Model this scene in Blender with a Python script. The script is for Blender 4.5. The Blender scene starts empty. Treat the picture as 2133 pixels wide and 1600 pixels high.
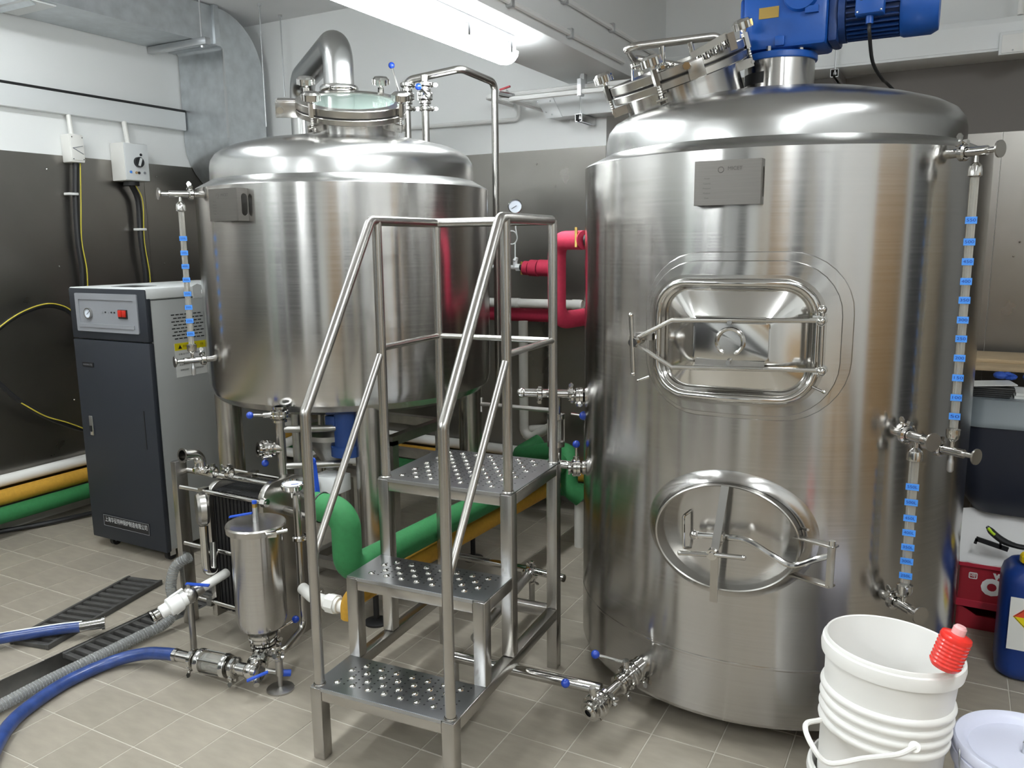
import bpy, bmesh, math, random
from mathutils import Vector as V, Matrix
random.seed(11)
sc = bpy.context.scene
col = sc.collection
PI = math.pi

# ---------------------------------------------------------------- camera (fitted to the floor tiles of the 2133x1600 photograph)
F, PIT, ROLL, YAW, CH = 1691.26, .171777, -.0105857, -.496377, 1.5248
_cy, _sy, _cp, _sp = math.cos(YAW), math.sin(YAW), math.cos(PIT), math.sin(PIT)
FWD = V((_sy*_cp, _cy*_cp, -_sp))
_r = V((_cy, -_sy, 0)); _u = _r.cross(FWD)
RT = _r*math.cos(ROLL) + _u*math.sin(ROLL)
UP = _u*math.cos(ROLL) - _r*math.sin(ROLL)
CAM = V((0, 0, CH))
cd = bpy.data.cameras.new('camera'); cam = bpy.data.objects.new('camera', cd); col.objects.link(cam)
cd.sensor_width = 36; cd.lens = F*36/2133; cd.clip_start = .05; cd.clip_end = 60
m = Matrix.Identity(4)
for i in range(3):
    m[i][0], m[i][1], m[i][2], m[i][3] = RT[i], UP[i], -FWD[i], CAM[i]
cam.matrix_world = m
sc.camera = cam

# ---------------------------------------------------------------- world, exposure
wd = bpy.data.worlds.new('world'); sc.world = wd; wd.use_nodes = True
wd.node_tree.nodes['Background'].inputs[0].default_value = (.75, .8, .9, 1)
wd.node_tree.nodes['Background'].inputs[1].default_value = .25
sc.view_settings.view_transform = 'Standard'; sc.view_settings.look = 'None'
sc.view_settings.gamma = 1; sc.view_settings.use_curve_mapping = False
sc.view_settings.exposure = EXPO = 0.65
LAMP = 40.0            # strength of every fluorescent diffuser

# ---------------------------------------------------------------- pixel -> direction helpers (2133x1600)
def ray(x, y): return FWD + RT*((x-1066.5)/F) + UP*((800-y)/F)
def at(x, y, d): return CAM + ray(x, y)*d
def onz(x, y, z): d = ray(x, y); return CAM + d*((z-CH)/d.z)
def onx(x, y, X): d = ray(x, y); return CAM + d*(X/d.x)
def ony(x, y, Y): d = ray(x, y); return CAM + d*(Y/d.y)
def dep(p): return (V(p)-CAM).dot(FWD)
def proj(p):
    d = V(p)-CAM; z = d.dot(FWD)
    return (1066.5+F*d.dot(RT)/z, 800-F*d.dot(UP)/z, z)
def onpl(x, y, p, n): d = ray(x, y); return CAM + d*((V(p)-CAM).dot(n)/d.dot(n))

# ---------------------------------------------------------------- mesh builder
X_, Y_, Z_ = V((1, 0, 0)), V((0, 1, 0)), V((0, 0, 1))
def frame(ax):
    ax = V(ax).normalized()
    r = Z_ if abs(ax.z) < .95 else X_
    u = r.cross(ax).normalized(); v = ax.cross(u)
    return u, v, ax
def fil(pts, rad, n=6):
    pts = [V(p) for p in pts]; out = [pts[0]]
    for i in range(1, len(pts)-1):
        a, b, c = pts[i-1], pts[i], pts[i+1]
        d1 = (a-b); d2 = (c-b); l1, l2 = d1.length, d2.length
        d1.normalize(); d2.normalize()
        ang = d1.angle(d2)
        if ang > PI-.02: out.append(b); continue
        t = min(rad/math.tan(ang/2), .49*l1, .49*l2); rr = t*math.tan(ang/2)
        p1, p2 = b+d1*t, b+d2*t
        cc = b+(d1+d2).normalized()*(rr/math.sin(ang/2))
        e1, e2 = (p1-cc), (p2-cc); th = e1.angle(e2)
        for k in range(n+1):
            s = k/n
            out.append(cc+(e1*math.sin((1-s)*th)+e2*math.sin(s*th))/math.sin(th))
    out.append(pts[-1]); return out
def smooth(pts, n=8):
    pts = [V(p) for p in pts]; q = [pts[0]*2-pts[1]]+pts+[pts[-1]*2-pts[-2]]; out = []
    for i in range(1, len(q)-2):
        a, b, c, d = q[i-1:i+3]
        for k in range(n):
            t = k/n
            out.append(.5*((2*b)+(c-a)*t+(2*a-5*b+4*c-d)*t*t+(3*b-a-3*c+d)*t**3))
    out.append(pts[-1]); return out
class MB:
    def __init__(s): s.v = []; s.f = []
    def add(s, vs, fs):
        o = len(s.v); s.v += [V(a) for a in vs]; s.f += [tuple(i+o for i in f) for f in fs]; return s
    def box(s, c, d, ax=(X_, Y_, Z_)):
        c = V(c); a, b, e = [V(ax[i])*(d[i]/2) for i in range(3)]
        vs = [c+a*i+b*j+e*k for i in (-1, 1) for j in (-1, 1) for k in (-1, 1)]
        return s.add(vs, [(0, 1, 3, 2), (4, 6, 7, 5), (0, 4, 5, 1), (2, 3, 7, 6), (0, 2, 6, 4), (1, 5, 7, 3)])
    def bx(s, x0, x1, y0, y1, z0, z1):
        return s.box(((x0+x1)/2, (y0+y1)/2, (z0+z1)/2), (abs(x1-x0), abs(y1-y0), abs(z1-z0)))
    def bar(s, p0, p1, w, h, up=Z_):
        p0, p1 = V(p0), V(p1); a = (p1-p0); L = a.length; a.normalize()
        b = V(up).cross(a).normalized(); c = a.cross(b)
        return s.box((p0+p1)/2, (L, w, h), (a, b, c))
    def lathe(s, prof, c=(0, 0, 0), ax=Z_, n=32, a0=0, a1=2*PI, su=1, sv=1, u=None):
        c = V(c); uu, vv, w = frame(ax)
        if u is not None: uu = V(u).normalized(); vv = w.cross(uu)
        full = abs(a1-a0-2*PI) < 1e-6; m_ = n if full else n+1
        rows = []; vs = []
        for r, h in prof:
            if r < 1e-6: rows.append([len(vs)]); vs.append(c+w*h)
            else:
                rows.append(list(range(len(vs), len(vs)+m_)))
                for k in range(m_):
                    t = a0+(a1-a0)*k/n
                    vs.append(c+uu*(r*su*math.cos(t))+vv*(r*sv*math.sin(t))+w*h)
        fs = []
        for A, B in zip(rows, rows[1:]):
            for k in range(n):
                k2 = (k+1) % m_ if full else k+1
                if len(A) == 1 and len(B) == 1: continue
                if len(A) == 1: fs.append((A[0], B[k], B[k2]))
                elif len(B) == 1: fs.append((A[k], A[k2], B[0]))
                else: fs.append((A[k], A[k2], B[k2], B[k]))
        return s.add(vs, fs)
    def cyl(s, p0, p1, r, r1=None, n=16):
        p0, p1 = V(p0), V(p1); L = (p1-p0).length
        r1 = r if r1 is None else r1
        return s.lathe([(0, 0), (r, 0), (r1, L), (0, L)], p0, p1-p0, n)
    def hexn(s, c, ax, r, h): c = V(c); a = V(ax).normalized()*(h/2); return s.cyl(c-a, c+a, r, n=6)
    def sph(s, c, r, n=14, m_=8, ax=Z_, sz=1):
        return s.lathe([(r*math.sin(PI*k/m_) if 0 < k < m_ else 0, -r*sz*math.cos(PI*k/m_)) for k in range(m_+1)], c, ax, n)
    def tube(s, path, r, n=10, cap=True, closed=False):
        path = [V(p) for p in path]; N = len(path); rr = r if isinstance(r, (list, tuple)) else [r]*N
        T = []
        for i in range(N):
            if closed: t = path[(i+1) % N]-path[i-1]
            else: t = path[min(i+1, N-1)]-path[max(i-1, 0)]
            T.append(t.normalized())
        u, v, _w = frame(T[0]); vs = []; fs = []
        for i in range(N):
            if i:
                q = T[i-1].rotation_difference(T[i]); u = q @ u
                u = (u-T[i]*u.dot(T[i])).normalized(); v = T[i].cross(u)
            for k in range(n):
                t = 2*PI*k/n; vs.append(path[i]+u*(rr[i]*math.cos(t))+v*(rr[i]*math.sin(t)))
        for i in range(N-1 if not closed else N):
            j = (i+1) % N
            for k in range(n):
                k2 = (k+1) % n; fs.append((i*n+k, i*n+k2, j*n+k2, j*n+k))
        if cap and not closed:
            fs.append(tuple(range(n-1, -1, -1))); fs.append(tuple((N-1)*n+k for k in range(n)))
        return s.add(vs, fs)
    def pipe(s, path, r, t=.002, n=16):           # open-ended hollow tube with a lip
        s.tube(path, r, n, cap=False); s.tube(path, r-t, n, cap=False)
        for e, q in ((0, 1), (-1, -2)):
            d = (V(path[e])-V(path[q])).normalized()
            s.lathe([(r-t, 0), (r, 0)], path[e], d, n)
        return s
    def tor(s, c, ax, R, r, n=32, m_=8, a0=0, a1=2*PI):
        u, v, w = frame(ax); c = V(c); full = abs(a1-a0-2*PI) < 1e-6
        k = n if full else n+1
        return s.tube([c+u*(R*math.cos(a0+(a1-a0)*i/n))+v*(R*math.sin(a0+(a1-a0)*i/n)) for i in range(k)], r, m_, closed=full)
    def prism(s, poly, o, u, v, w0, w1):
        o, u, v = V(o), V(u), V(v); w = u.cross(v).normalized(); n = len(poly)
        vs = [o+u*a+v*b+w*w0 for a, b in poly]+[o+u*a+v*b+w*w1 for a, b in poly]
        fs = [tuple(range(n-1, -1, -1)), tuple(range(n, 2*n))]+[(k, (k+1) % n, n+(k+1) % n, n+k) for k in range(n)]
        return s.add(vs, fs)
    def ring(s, pin, pout, o, u, v, w0, w1):       # flat frame between two same-length outlines
        o, u, v = V(o), V(u), V(v); w = u.cross(v).normalized(); n = len(pin)
        L = [[o+u*a+v*b+w*h for a, b in p] for p, h in ((pin, w0), (pout, w0), (pout, w1), (pin, w1))]
        fs = []
        for q in range(4):
            q2 = (q+1) % 4
            fs += [(q*n+k, q*n+(k+1) % n, q2*n+(k+1) % n, q2*n+k) for k in range(n)]
        return s.add([p for l in L for p in l], fs)
    def loft(s, loops, cap=False):
        n = len(loops[0]); fs = []
        for i in range(len(loops)-1):
            fs += [(i*n+k, i*n+(k+1) % n, (i+1)*n+(k+1) % n, (i+1)*n+k) for k in range(n)]
        if cap: fs += [tuple(range(n-1, -1, -1)), tuple((len(loops)-1)*n+k for k in range(n))]
        return s.add([p for l in loops for p in l], fs)
def rrect(w, h, r, n=6):
    out = []
    for cx, cy, a in ((w/2-r, h/2-r, 0), (-w/2+r, h/2-r, PI/2), (-w/2+r, -h/2+r, PI), (w/2-r, -h/2+r, 1.5*PI)):
        for k in range(n+1): t = a+PI/2*k/n; out.append((cx+r*math.cos(t), cy+r*math.sin(t)))
    return out
def star(r, k=6, d=.16, n=36):
    return [(r*(1-d/2+d/2*math.cos(k*2*PI*i/n))*math.cos(2*PI*i/n), r*(1-d/2+d/2*math.cos(k*2*PI*i/n))*math.sin(2*PI*i/n)) for i in range(n)]

# ---------------------------------------------------------------- objects
OFF = {}
def mesh_of(mb, off, mat, bevel=0, ang=32, name='mesh'):
    me = bpy.data.meshes.new(name)
    me.from_pydata([tuple(p-off) for p in mb.v], [], mb.f)
    bm = bmesh.new(); bm.from_mesh(me)
    bmesh.ops.recalc_face_normals(bm, faces=bm.faces)
    if bevel:
        ed = [e for e in bm.edges if len(e.link_faces) == 2 and e.calc_face_angle(0) > .6]
        bmesh.ops.bevel(bm, geom=ed, offset=bevel, segments=2, affect='EDGES', profile=.5, clamp_overlap=True)
    bm.to_mesh(me); bm.free()
    me.polygons.foreach_set('use_smooth', [True]*len(me.polygons))
    me.set_sharp_from_angle(angle=math.radians(ang))
    if mat: me.materials.append(M[mat])
    return me
def tag(o, label=None, cat=None, group=None, kind=None):
    if label: o['label'] = label
    if cat: o['category'] = cat
    if group: o['group'] = group
    if kind: o['kind'] = kind
    return o
def thing(name, label, cat, loc=(0, 0, 0), group=None):
    o = bpy.data.objects.new(name, None); col.objects.link(o); o.location = loc; o.empty_display_size = .05
    OFF[o.name] = V(loc); return tag(o, label, cat, group)
def part(t, name, mb, mat, label=None, bevel=0, ang=32, kind=None):
    off = OFF[t.name]
    o = bpy.data.objects.new(name, mesh_of(mb, off, mat, bevel, ang, name)); col.objects.link(o); o.parent = t
    OFF[o.name] = off; return tag(o, label, kind=kind)
def single(name, mb, mat, label, cat, loc=None, group=None, bevel=0, ang=32, kind=None):
    if loc is None:
        zs = min(p.z for p in mb.v); n = len(mb.v)
        loc = V((sum(p.x for p in mb.v)/n, sum(p.y for p in mb.v)/n, zs))
    o = bpy.data.objects.new(name, mesh_of(mb, V(loc), mat, bevel, ang, name)); col.objects.link(o); o.location = loc
    OFF[o.name] = V(loc); return tag(o, label, cat, group, kind)
def struct(name, mb, mat, parent=None, bevel=0):
    if parent: return part(parent, name, mb, mat, bevel=bevel)
    o = bpy.data.objects.new(name, mesh_of(mb, V((0, 0, 0)), mat, bevel, 32, name)); col.objects.link(o)
    OFF[o.name] = V((0, 0, 0)); return tag(o, kind='structure')
def text(t, s, o, u, v, size, mat, name='lettering', align='CENTER', depth=.0004, wid=None, bold=0):
    c = bpy.data.curves.new('lettering', 'FONT'); c.body = s; c.size = size; c.align_x = align; c.align_y = 'CENTER'; c.resolution_u = 3; c.offset = bold
    tmp = bpy.data.objects.new('tmp_lettering', c); col.objects.link(tmp)
    dg = bpy.context.evaluated_depsgraph_get(); me = bpy.data.meshes.new_from_object(tmp.evaluated_get(dg))
    bpy.data.objects.remove(tmp); bpy.data.curves.remove(c)
    o, u, v = V(o), V(u).normalized(), V(v).normalized(); n = u.cross(v); off = OFF[t.name]
    sx = 1
    if wid and len(me.vertices):
        xs = [q.co.x for q in me.vertices]; sx = wid/max(1e-6, max(xs)-min(xs))
    for q in me.vertices:
        p = o+u*(q.co.x*sx)+v*q.co.y+n*depth-off; q.co = p
    me.materials.clear(); me.materials.append(M[mat])
    ob = bpy.data.objects.new(name, me); col.objects.link(ob); ob.parent = t; OFF[ob.name] = off
    return ob
def copy_tree(o, parent=None):
    c = o.copy(); col.objects.link(c); c.parent = parent; OFF[c.name] = OFF[o.name]
    for ch in list(o.children): copy_tree(ch, c)
    return c

# ---------------------------------------------------------------- materials
M = {}
def mat(name, base, rough=.5, metal=0, noise=0, scale=40, bump=0, bscale=200, aniso=0, arot=0, coat=0, spec=.5, emis=None, trans=0, ior=1.45, stretch=None, rvar=0, rand=0, alpha=1):
    ma = bpy.data.materials.new(name); ma.use_nodes = True; nt = ma.node_tree; N = nt.nodes; L = nt.links
    b = N['Principled BSDF']; b.inputs['Base Color'].default_value = (*base, 1)
    b.inputs['Roughness'].default_value = rough; b.inputs['Metallic'].default_value = metal
    b.inputs['Specular IOR Level'].default_value = spec
    b.inputs['Coat Weight'].default_value = coat
    if trans: b.inputs['Transmission Weight'].default_value = trans; b.inputs['IOR'].default_value = ior
    if alpha < 1: b.inputs['Alpha'].default_value = alpha
    if emis: b.inputs['Emission Color'].default_value = (*emis[:3], 1); b.inputs['Emission Strength'].default_value = emis[3]
    if aniso:
        b.inputs['Anisotropic'].default_value = aniso; b.inputs['Anisotropic Rotation'].default_value = arot
        tg = N.new('ShaderNodeTangent'); tg.direction_type = 'RADIAL'; tg.axis = 'Z'; L.new(tg.outputs[0], b.inputs['Tangent'])
    if noise or bump or rvar or rand:
        tc = N.new('ShaderNodeTexCoord'); mp = N.new('ShaderNodeMapping'); L.new(tc.outputs['Object'], mp.inputs[0])
        if stretch: mp.inputs['Scale'].default_value = stretch
        if noise or rvar:
            nz = N.new('ShaderNodeTexNoise'); nz.inputs['Scale'].default_value = scale; nz.inputs['Detail'].default_value = 5
            L.new(mp.outputs[0], nz.inputs['Vector'])
        fac = None
        if noise:
            mr = N.new('ShaderNodeMapRange'); mr.inputs[1].default_value = .3; mr.inputs[2].default_value = .7
            mr.inputs[3].default_value = 1-noise; mr.inputs[4].default_value = 1+noise; L.new(nz.outputs[0], mr.inputs[0]); fac = mr.outputs[0]
        if rand:
            oi = N.new('ShaderNodeObjectInfo'); m2 = N.new('ShaderNodeMapRange'); m2.inputs[3].default_value = 1-rand; m2.inputs[4].default_value = 1+rand
            L.new(oi.outputs['Random'], m2.inputs[0])
            if fac:
                mm = N.new('ShaderNodeMath'); mm.operation = 'MULTIPLY'; L.new(fac, mm.inputs[0]); L.new(m2.outputs[0], mm.inputs[1]); fac = mm.outputs[0]
            else: fac = m2.outputs[0]
        if fac:
            vm = N.new('ShaderNodeVectorMath'); vm.operation = 'SCALE'; vm.inputs[0].default_value = base; L.new(fac, vm.inputs['Scale'])
            L.new(vm.outputs[0], b.inputs['Base Color'])
        if rvar:
            m3 = N.new('ShaderNodeMapRange'); m3.inputs[1].default_value = .3; m3.inputs[2].default_value = .7
            m3.inputs[3].default_value = max(.02, rough-rvar); m3.inputs[4].default_value = rough+rvar; L.new(nz.outputs[0], m3.inputs[0]); L.new(m3.outputs[0], b.inputs['Roughness'])
        if bump:
            n2 = N.new('ShaderNodeTexNoise'); n2.inputs['Scale'].default_value = bscale; n2.inputs['Detail'].default_value = 3; L.new(mp.outputs[0], n2.inputs['Vector'])
            bp = N.new('ShaderNodeBump'); bp.inputs['Strength'].default_value = bump; bp.inputs['Distance'].default_value = .002
            L.new(n2.outputs[0], bp.inputs['Height']); L.new(bp.outputs[0], b.inputs['Normal'])
    M[name] = ma; return ma
ST = (.50, .49, .475)
mat('steel_shell', ST, .2, 1, aniso=.85, arot=.25, noise=.03, scale=3, stretch=(1, 1, 60), rvar=.02)
mat('steel_dome', (.43, .43, .42), .27, 1)
mat('steel_polished', (.58, .57, .55), .11, 1)
mat('steel_satin', (.47, .455, .43), .27, 1)
mat('steel_dull', (.42, .41, .39), .35, 1, noise=.1, scale=25)
mat('steel_tread', (.42, .43, .45), .28, 1, bump=.2, bscale=18)
mat('steel_plate', (.20, .19, .175), .42, 1, noise=.05, scale=6, stretch=(1, 1, 40))
mat('steel_door', (.62, .61, .59), .13, 1, bump=.12, bscale=9)
mat('cladding', (.30, .285, .265), .3, 1, noise=.05, scale=3, rvar=.03, bump=.5, bscale=1.3)
mat('galvanised', (.60, .63, .65), .38, .85, noise=.12, scale=14, rvar=.07)
mat('wall_paint', (.87, .88, .87), .6, bump=.06, bscale=60)
mat('ceiling_paint', (.74, .74, .74), .7, noise=.05, scale=2)
mat('tile', (.30, .268, .218), .38, noise=.1, scale=9, rand=.05, bump=.04, bscale=120, stretch=(1, 3, 1))
mat('grout', (.50, .47, .41), .8)
mat('white_plastic', (.85, .85, .83), .35)
mat('white_enamel', (.80, .82, .82), .3)
mat('lamp_housing', (.80, .81, .82), .35)
mat('lamp_glow', (.9, .95, 1), .4, emis=(.93, .98, 1., LAMP))
mat('pvc_grey', (.62, .61, .56), .35)
mat('pvc_white', (.84, .83, .79), .3)
mat('pail_white', (.86, .85, .82), .4, trans=0)
mat('pail_lilac', (.72, .74, .88), .4)
mat('foam_red', (.42, .018, .055), .75, noise=.08, scale=60, bump=.2, bscale=150)
mat('foam_green', (.022, .17, .05), .75, noise=.08, scale=60, bump=.2, bscale=150)
mat('foam_yellow', (.50, .27, .025), .75, noise=.08, scale=60, bump=.2, bscale=150)
mat('rubber_black', (.012, .012, .013), .5)
mat('black_plastic', (.015, .016, .018), .35)
mat('knob_blue', (.01, .05, .38), .18, coat=.3)
mat('handle_blue', (.015, .07, .45), .35)
mat('motor_blue', (.006, .075, .34), .38, noise=.06, scale=20, bump=.12, bscale=90)
mat('motor_dark', (.006, .035, .15), .45)
mat('boiler_dark', (.018, .022, .030), .55, bump=.1, bscale=300)
mat('boiler_grey', (.33, .34, .33), .5, bump=.1, bscale=300)
mat('boiler_light', (.72, .74, .74), .4)
mat('panel_grey', (.25, .26, .28), .4)
mat('red_switch', (.5, .02, .01), .35)
mat('gauge_face', (.72, .78, .86), .3)
mat('ink_black', (.01, .01, .012), .5)
mat('ink_white', (.85, .84, .82), .5)
mat('ink_blue', (.01, .03, .25), .5)
mat('ink_etch', (.10, .095, .085), .6, .3)
mat('tape_blue', (.06, .27, .78), .55)
mat('glass', (.15, .19, .17), .06, trans=.15, ior=1.45, spec=.25)
mat('tube_glass', (.93, .92, .88), .05, trans=.85, ior=1.3)
mat('hose_clear', (.66, .67, .66), .12, trans=.75, ior=1.2)
mat('hose_spiral', (.30, .31, .31), .25)
mat('hose_blue', (.025, .055, .20), .3, coat=.2, noise=.25, scale=30)
mat('grate_iron', (.06, .058, .055), .5, noise=.2, scale=30)
mat('crate_red', (.36, .015, .03), .4)
mat('crate_red_edge', (.52, .03, .06), .35)
mat('jerry_blue', (.006, .035, .20), .35, noise=.1, scale=15)
mat('cap_yellow', (.85, .62, .01), .35)
mat('label_white', (.78, .79, .77), .5)
mat('label_red', (.70, .07, .03), .45)
mat('label_yellow', (.80, .68, .01), .45)
mat('bottle_red', (.80, .03, .02), .25, coat=.3)
mat('bottle_cap', (.80, .42, .42), .3)
mat('tub_navy', (.016, .02, .034), .45)
mat('tub_lid', (.17, .20, .22), .4)
mat('cloth_white', (.80, .80, .80), .8)
mat('wood', (.55, .42, .26), .6, noise=.15, scale=8, stretch=(1, 12, 12))
mat('glove_blue', (.03, .10, .48), .6)
mat('brass', (.55, .38, .12), .3, 1)
mat('wire_yellow', (.62, .52, .06), .5)
mat('lime', (.5, .75, .02), .4)
mat('red_valve', (.5, .01, .03), .4)
mat('zinc', (.62, .63, .64), .3, 1)
mat('brown_panel', (.42, .27, .13), .5, noise=.1, scale=4)
mat('dark_opening', (.03, .03, .032), .6)
mat('grey_door', (.45, .46, .47), .5)
mat('cardboard', (.50, .34, .18), .8, noise=.08, scale=6)
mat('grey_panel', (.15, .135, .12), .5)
mat('locker_dark', (.05, .055, .06), .4)
mat('locker_beige', (.55, .47, .36), .45)
mat('locker_green', (.30, .35, .32), .45)

# ================================================================ THE ROOM
XL, XR, YB, YB2, YF, ZC, XP = -4.5, 2.6, 4.25, 4.82, -2.6, 2.975, -1.706
TX, TY, TS = -11.6635*.2, 8.2399*.2, .2
CH0, CH1, CHY = -2.905, -2.733, 2.62           # drain channel
fl = MB()
fl.bx(XL-.1, CH0, YF-.1, YB2+.1, -.12, -.0018); fl.bx(CH1, XR+.1, YF-.1, YB2+.1, -.12, -.0018); fl.bx(CH0, CH1, CHY, YB2+.1, -.12, -.0018)
floor = struct('floor', fl, 'grout')
ch = MB(); ch.bx(CH0, CH1, YF, CHY, -.115, -.105); ch.bx(CH0, CH0+.003, YF, CHY, -.105, -.001); ch.bx(CH1-.003, CH1, YF, CHY, -.105, -.001); ch.bx(CH0, CH1, CHY-.003, CHY, -.105, -.001)
part(floor, 'drain_channel', ch, 'steel_dull')
def tile_mb(w, d):
    a = MB(); g = .0016; b = .0012
    def lp(i, z): return [V((i, i, z)), V((w-i, i, z)), V((w-i, d-i, z)), V((i, d-i, z))]
    return a.loft([lp(g, -.004), lp(g, -b), lp(g+b, 0)], cap=True)
cells = []
for a in range(-25, 40):
    x0 = TX+a*TS
    if x0 > XR or x0+TS < XL: continue
    for b in range(-30, 20):
        y0 = TY+b*TS
        if y0 > YB2 or y0+TS < YF: continue
        xa, xb, ya, yb = max(x0, XL), min(x0+TS, XR), max(y0, YF), min(y0+TS, YB2)
        if yb-ya < .01 or xb-xa < .01: continue
        if ya < CHY and xa < CH1-.001 and xb > CH0+.001:
            if yb > CHY+.02: cells.append((xa, xb, CHY, yb))
            yb = min(yb, CHY)
            if xa < CH0-.005: cells.append((xa, CH0, ya, yb))
            if xb > CH1+.005: cells.append((CH1, xb, ya, yb))
            continue
        cells.append((xa, xb, ya, yb))
def vis(c):
    q = proj(((c[0]+c[1])/2, (c[2]+c[3])/2, 0))
    if q[2] < .3 or not (-60 < q[0] < 2190 and 0 < q[1] < 1680): return 1e9
    p = (c[0]+c[1])/2, (c[2]+c[3])/2
    for cx, cy, R in ((-.5605, 2.9267, .64), ):    # hidden behind the mash tun
        d = V((p[0], p[1])); e = d.normalized(); o = V((cx, cy)); t = o.dot(e)
        if (o-e*t).length < R*.9 and d.length > t: return 1e9
    return q[2]
cells.sort(key=vis)
TM = {}
rest = MB()
for i, c in enumerate(cells):
    w, d = c[1]-c[0], c[3]-c[2]
    if i < 300 and vis(c) < 1e8:
        k = (round(w, 3), round(d, 3))
        if k not in TM: TM[k] = mesh_of(tile_mb(w, d), V((0, 0, 0)), 'tile', name='tile')
        o = bpy.data.objects.new('tile', TM[k]); col.objects.link(o); o.parent = floor; o.location = (c[0], c[2], random.uniform(-.0004, 0))
    else:
        t = tile_mb(w, d)
        for p in t.v: p += V((c[0], c[2], 0))
        rest.add(t.v, t.f)
part(floor, 'tiles_beyond', rest, 'tile', kind='stuff')

# walls
wl = struct('wall_left', MB().bx(XL-.12, XL, YF-.1, YB2+.1, -.1, ZC), 'wall_paint')
def panels_x(parent, x, y0, y1, w, z0, z1, t=.004):
    y = y0
    while y < y1-.02:
        e = min(y+w, y1); part(parent, 'cladding_panel', MB().bx(x, x+t, y+.001, e-.001, z0, z1), 'cladding'); y = e
panels_x(wl, XL+.001, YF, YB, 1.22, .0, 2.04)
wb = struct('wall_back', MB().bx(XL, XP, YB, YB2+.1, -.1, ZC), 'wall_paint')
x = XL
for e in (-3.9, -2.68, XP):
    part(wb, 'cladding_panel', MB().bx(x+.001, e-.001, YB-.005, YB-.001, 0, 2.04), 'cladding'); x = e
wr2 = struct('wall_recess', MB().bx(XP, XR+.1, YB2, YB2+.1, -.1, ZC), 'wall_paint')
x = XP
for e in (-.62, .165, 1.38, XR):
    part(wr2, 'cladding_panel', MB().bx(x+.001, e-.001, YB2-.005, YB2-.001, 0, 2.04), 'cladding'); x = e
struct('wall_right', MB().bx(XR, XR+.1, YF-.1, YB2, -.1, ZC), 'wall_paint')
struct('wall_front', MB().bx(XL-.1, XR+.1, YF-.1, YF, -.1, ZC), 'wall_paint')
struct('ceiling', MB().bx(XL-.1, XR+.1, YF-.1, YB2+.1, ZC, ZC+.1), 'ceiling_paint')
BX0, BX1, BZ = -1.935, -1.57, 2.38
struct('trim_1', MB().bx(BX0, BX1, YF, YB2, BZ, ZC), 'wall_paint', bevel=.006)      # concrete downstand beam
struct('baseboard_left', MB().bx(XL, XL+.012, YF, YB, 0, .1), 'pvc_grey', bevel=.003)
# screws of the wall sheets
for q in ((97, 352), (155, 356), (176, 554), (124, 555), (342, 549), (326, 368), (155, 833)):
    p = onx(*q, XL+.005); part(wl, 'screw', MB().sph(p, .006, 8, 5), 'steel_polished')
for q in ((1118, 342), ):
    p = ony(*q, YB-.005); part(wb, 'screw', MB().sph(p, .006, 8, 5), 'steel_polished')
for q in ((2124, 504), (2111, 534)):
    p = ony(*q, YB2-.005); part(wr2, 'screw', MB().sph(p, .006, 8, 5), 'steel_polished')

# doors, cabinets and boxes added out of view to streak the tanks' reflections
d1 = struct('door_1', MB().bx(.35, 1.35, YF, YF+.05, 0, 2.1), 'brown_panel', bevel=.004)
part(d1, 'door_handle', MB().cyl((.45, YF+.05, 1.0), (.45, YF+.1, 1.0), .012), 'zinc')
d2 = struct('door_2', MB().bx(-2.9, -1.9, YF, YF+.05, 0, 2.1), 'dark_opening', bevel=.004)
part(d2, 'door_handle', MB().cyl((-2.0, YF+.05, 1.0), (-2.0, YF+.1, 1.0), .012), 'zinc')
d3 = struct('door_3', MB().bx(XR-.05, XR, 1.1, 2.1, 0, 2.1), 'brown_panel', bevel=.004)
part(d3, 'door_handle', MB().cyl((XR-.05, 1.2, 1.0), (XR-.1, 1.2, 1.0), .012), 'zinc')
GRP = 'cabinets behind the photographer'
def cabinet(x0, x1, y0, y1, h, m, label):  # unseen cabinet, put in for its tone in the tank reflections
    c = thing('storage_cabinet', label, 'cabinet', ((x0+x1)/2, (y0+y1)/2, 0))
    part(c, 'body', MB().bx(x0, x1, y0, y1, 0, h), m, bevel=.004)
    mid = (x0+x1)/2
    for a, b in ((x0+.01, mid-.004), (mid+.004, x1-.01)):
        dd = part(c, 'door', MB().bx(a, b, y1, y1+.018, .06, h-.02), m, bevel=.003)
        part(dd, 'handle', MB().cyl((mid+(.05 if a > mid else -.05), y1+.03, h*.45), (mid+(.05 if a > mid else -.05), y1+.03, h*.6), .006), 'zinc')
for x0, x1, y1, h, m_, lb_ in ((-1.62, -1.1, YF+.5, 2.0, 'grey_door', 'tall grey locker right of the dark door behind the photographer'),
    (-1.08, -.72, YF+.5, 2.0, 'locker_dark', 'tall black locker between the grey and the white one'), (-.70, -.25, YF+.55, 1.95, 'white_enamel', 'tall white fridge beside the black locker'),
    (-.22, .12, YF+.5, 1.8, 'locker_beige', 'beige locker left of the brown door'), (1.5, 1.95, YF+.5, 2.0, 'locker_dark', 'black locker right of the brown door'), (1.97, 2.5, YF+.5, 1.9, 'locker_beige', 'beige locker in the right corner behind the photographer'),
    (-3.55, -3.02, YF+.5, 2.0, 'locker_dark', 'black locker left of the dark door'), (-4.05, -3.58, YF+.5, 2.0, 'locker_green', 'grey-green locker in the left corner behind the photographer')):
    cabinet(x0, x1, YF+.001, y1, h, m_, lb_)
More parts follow.
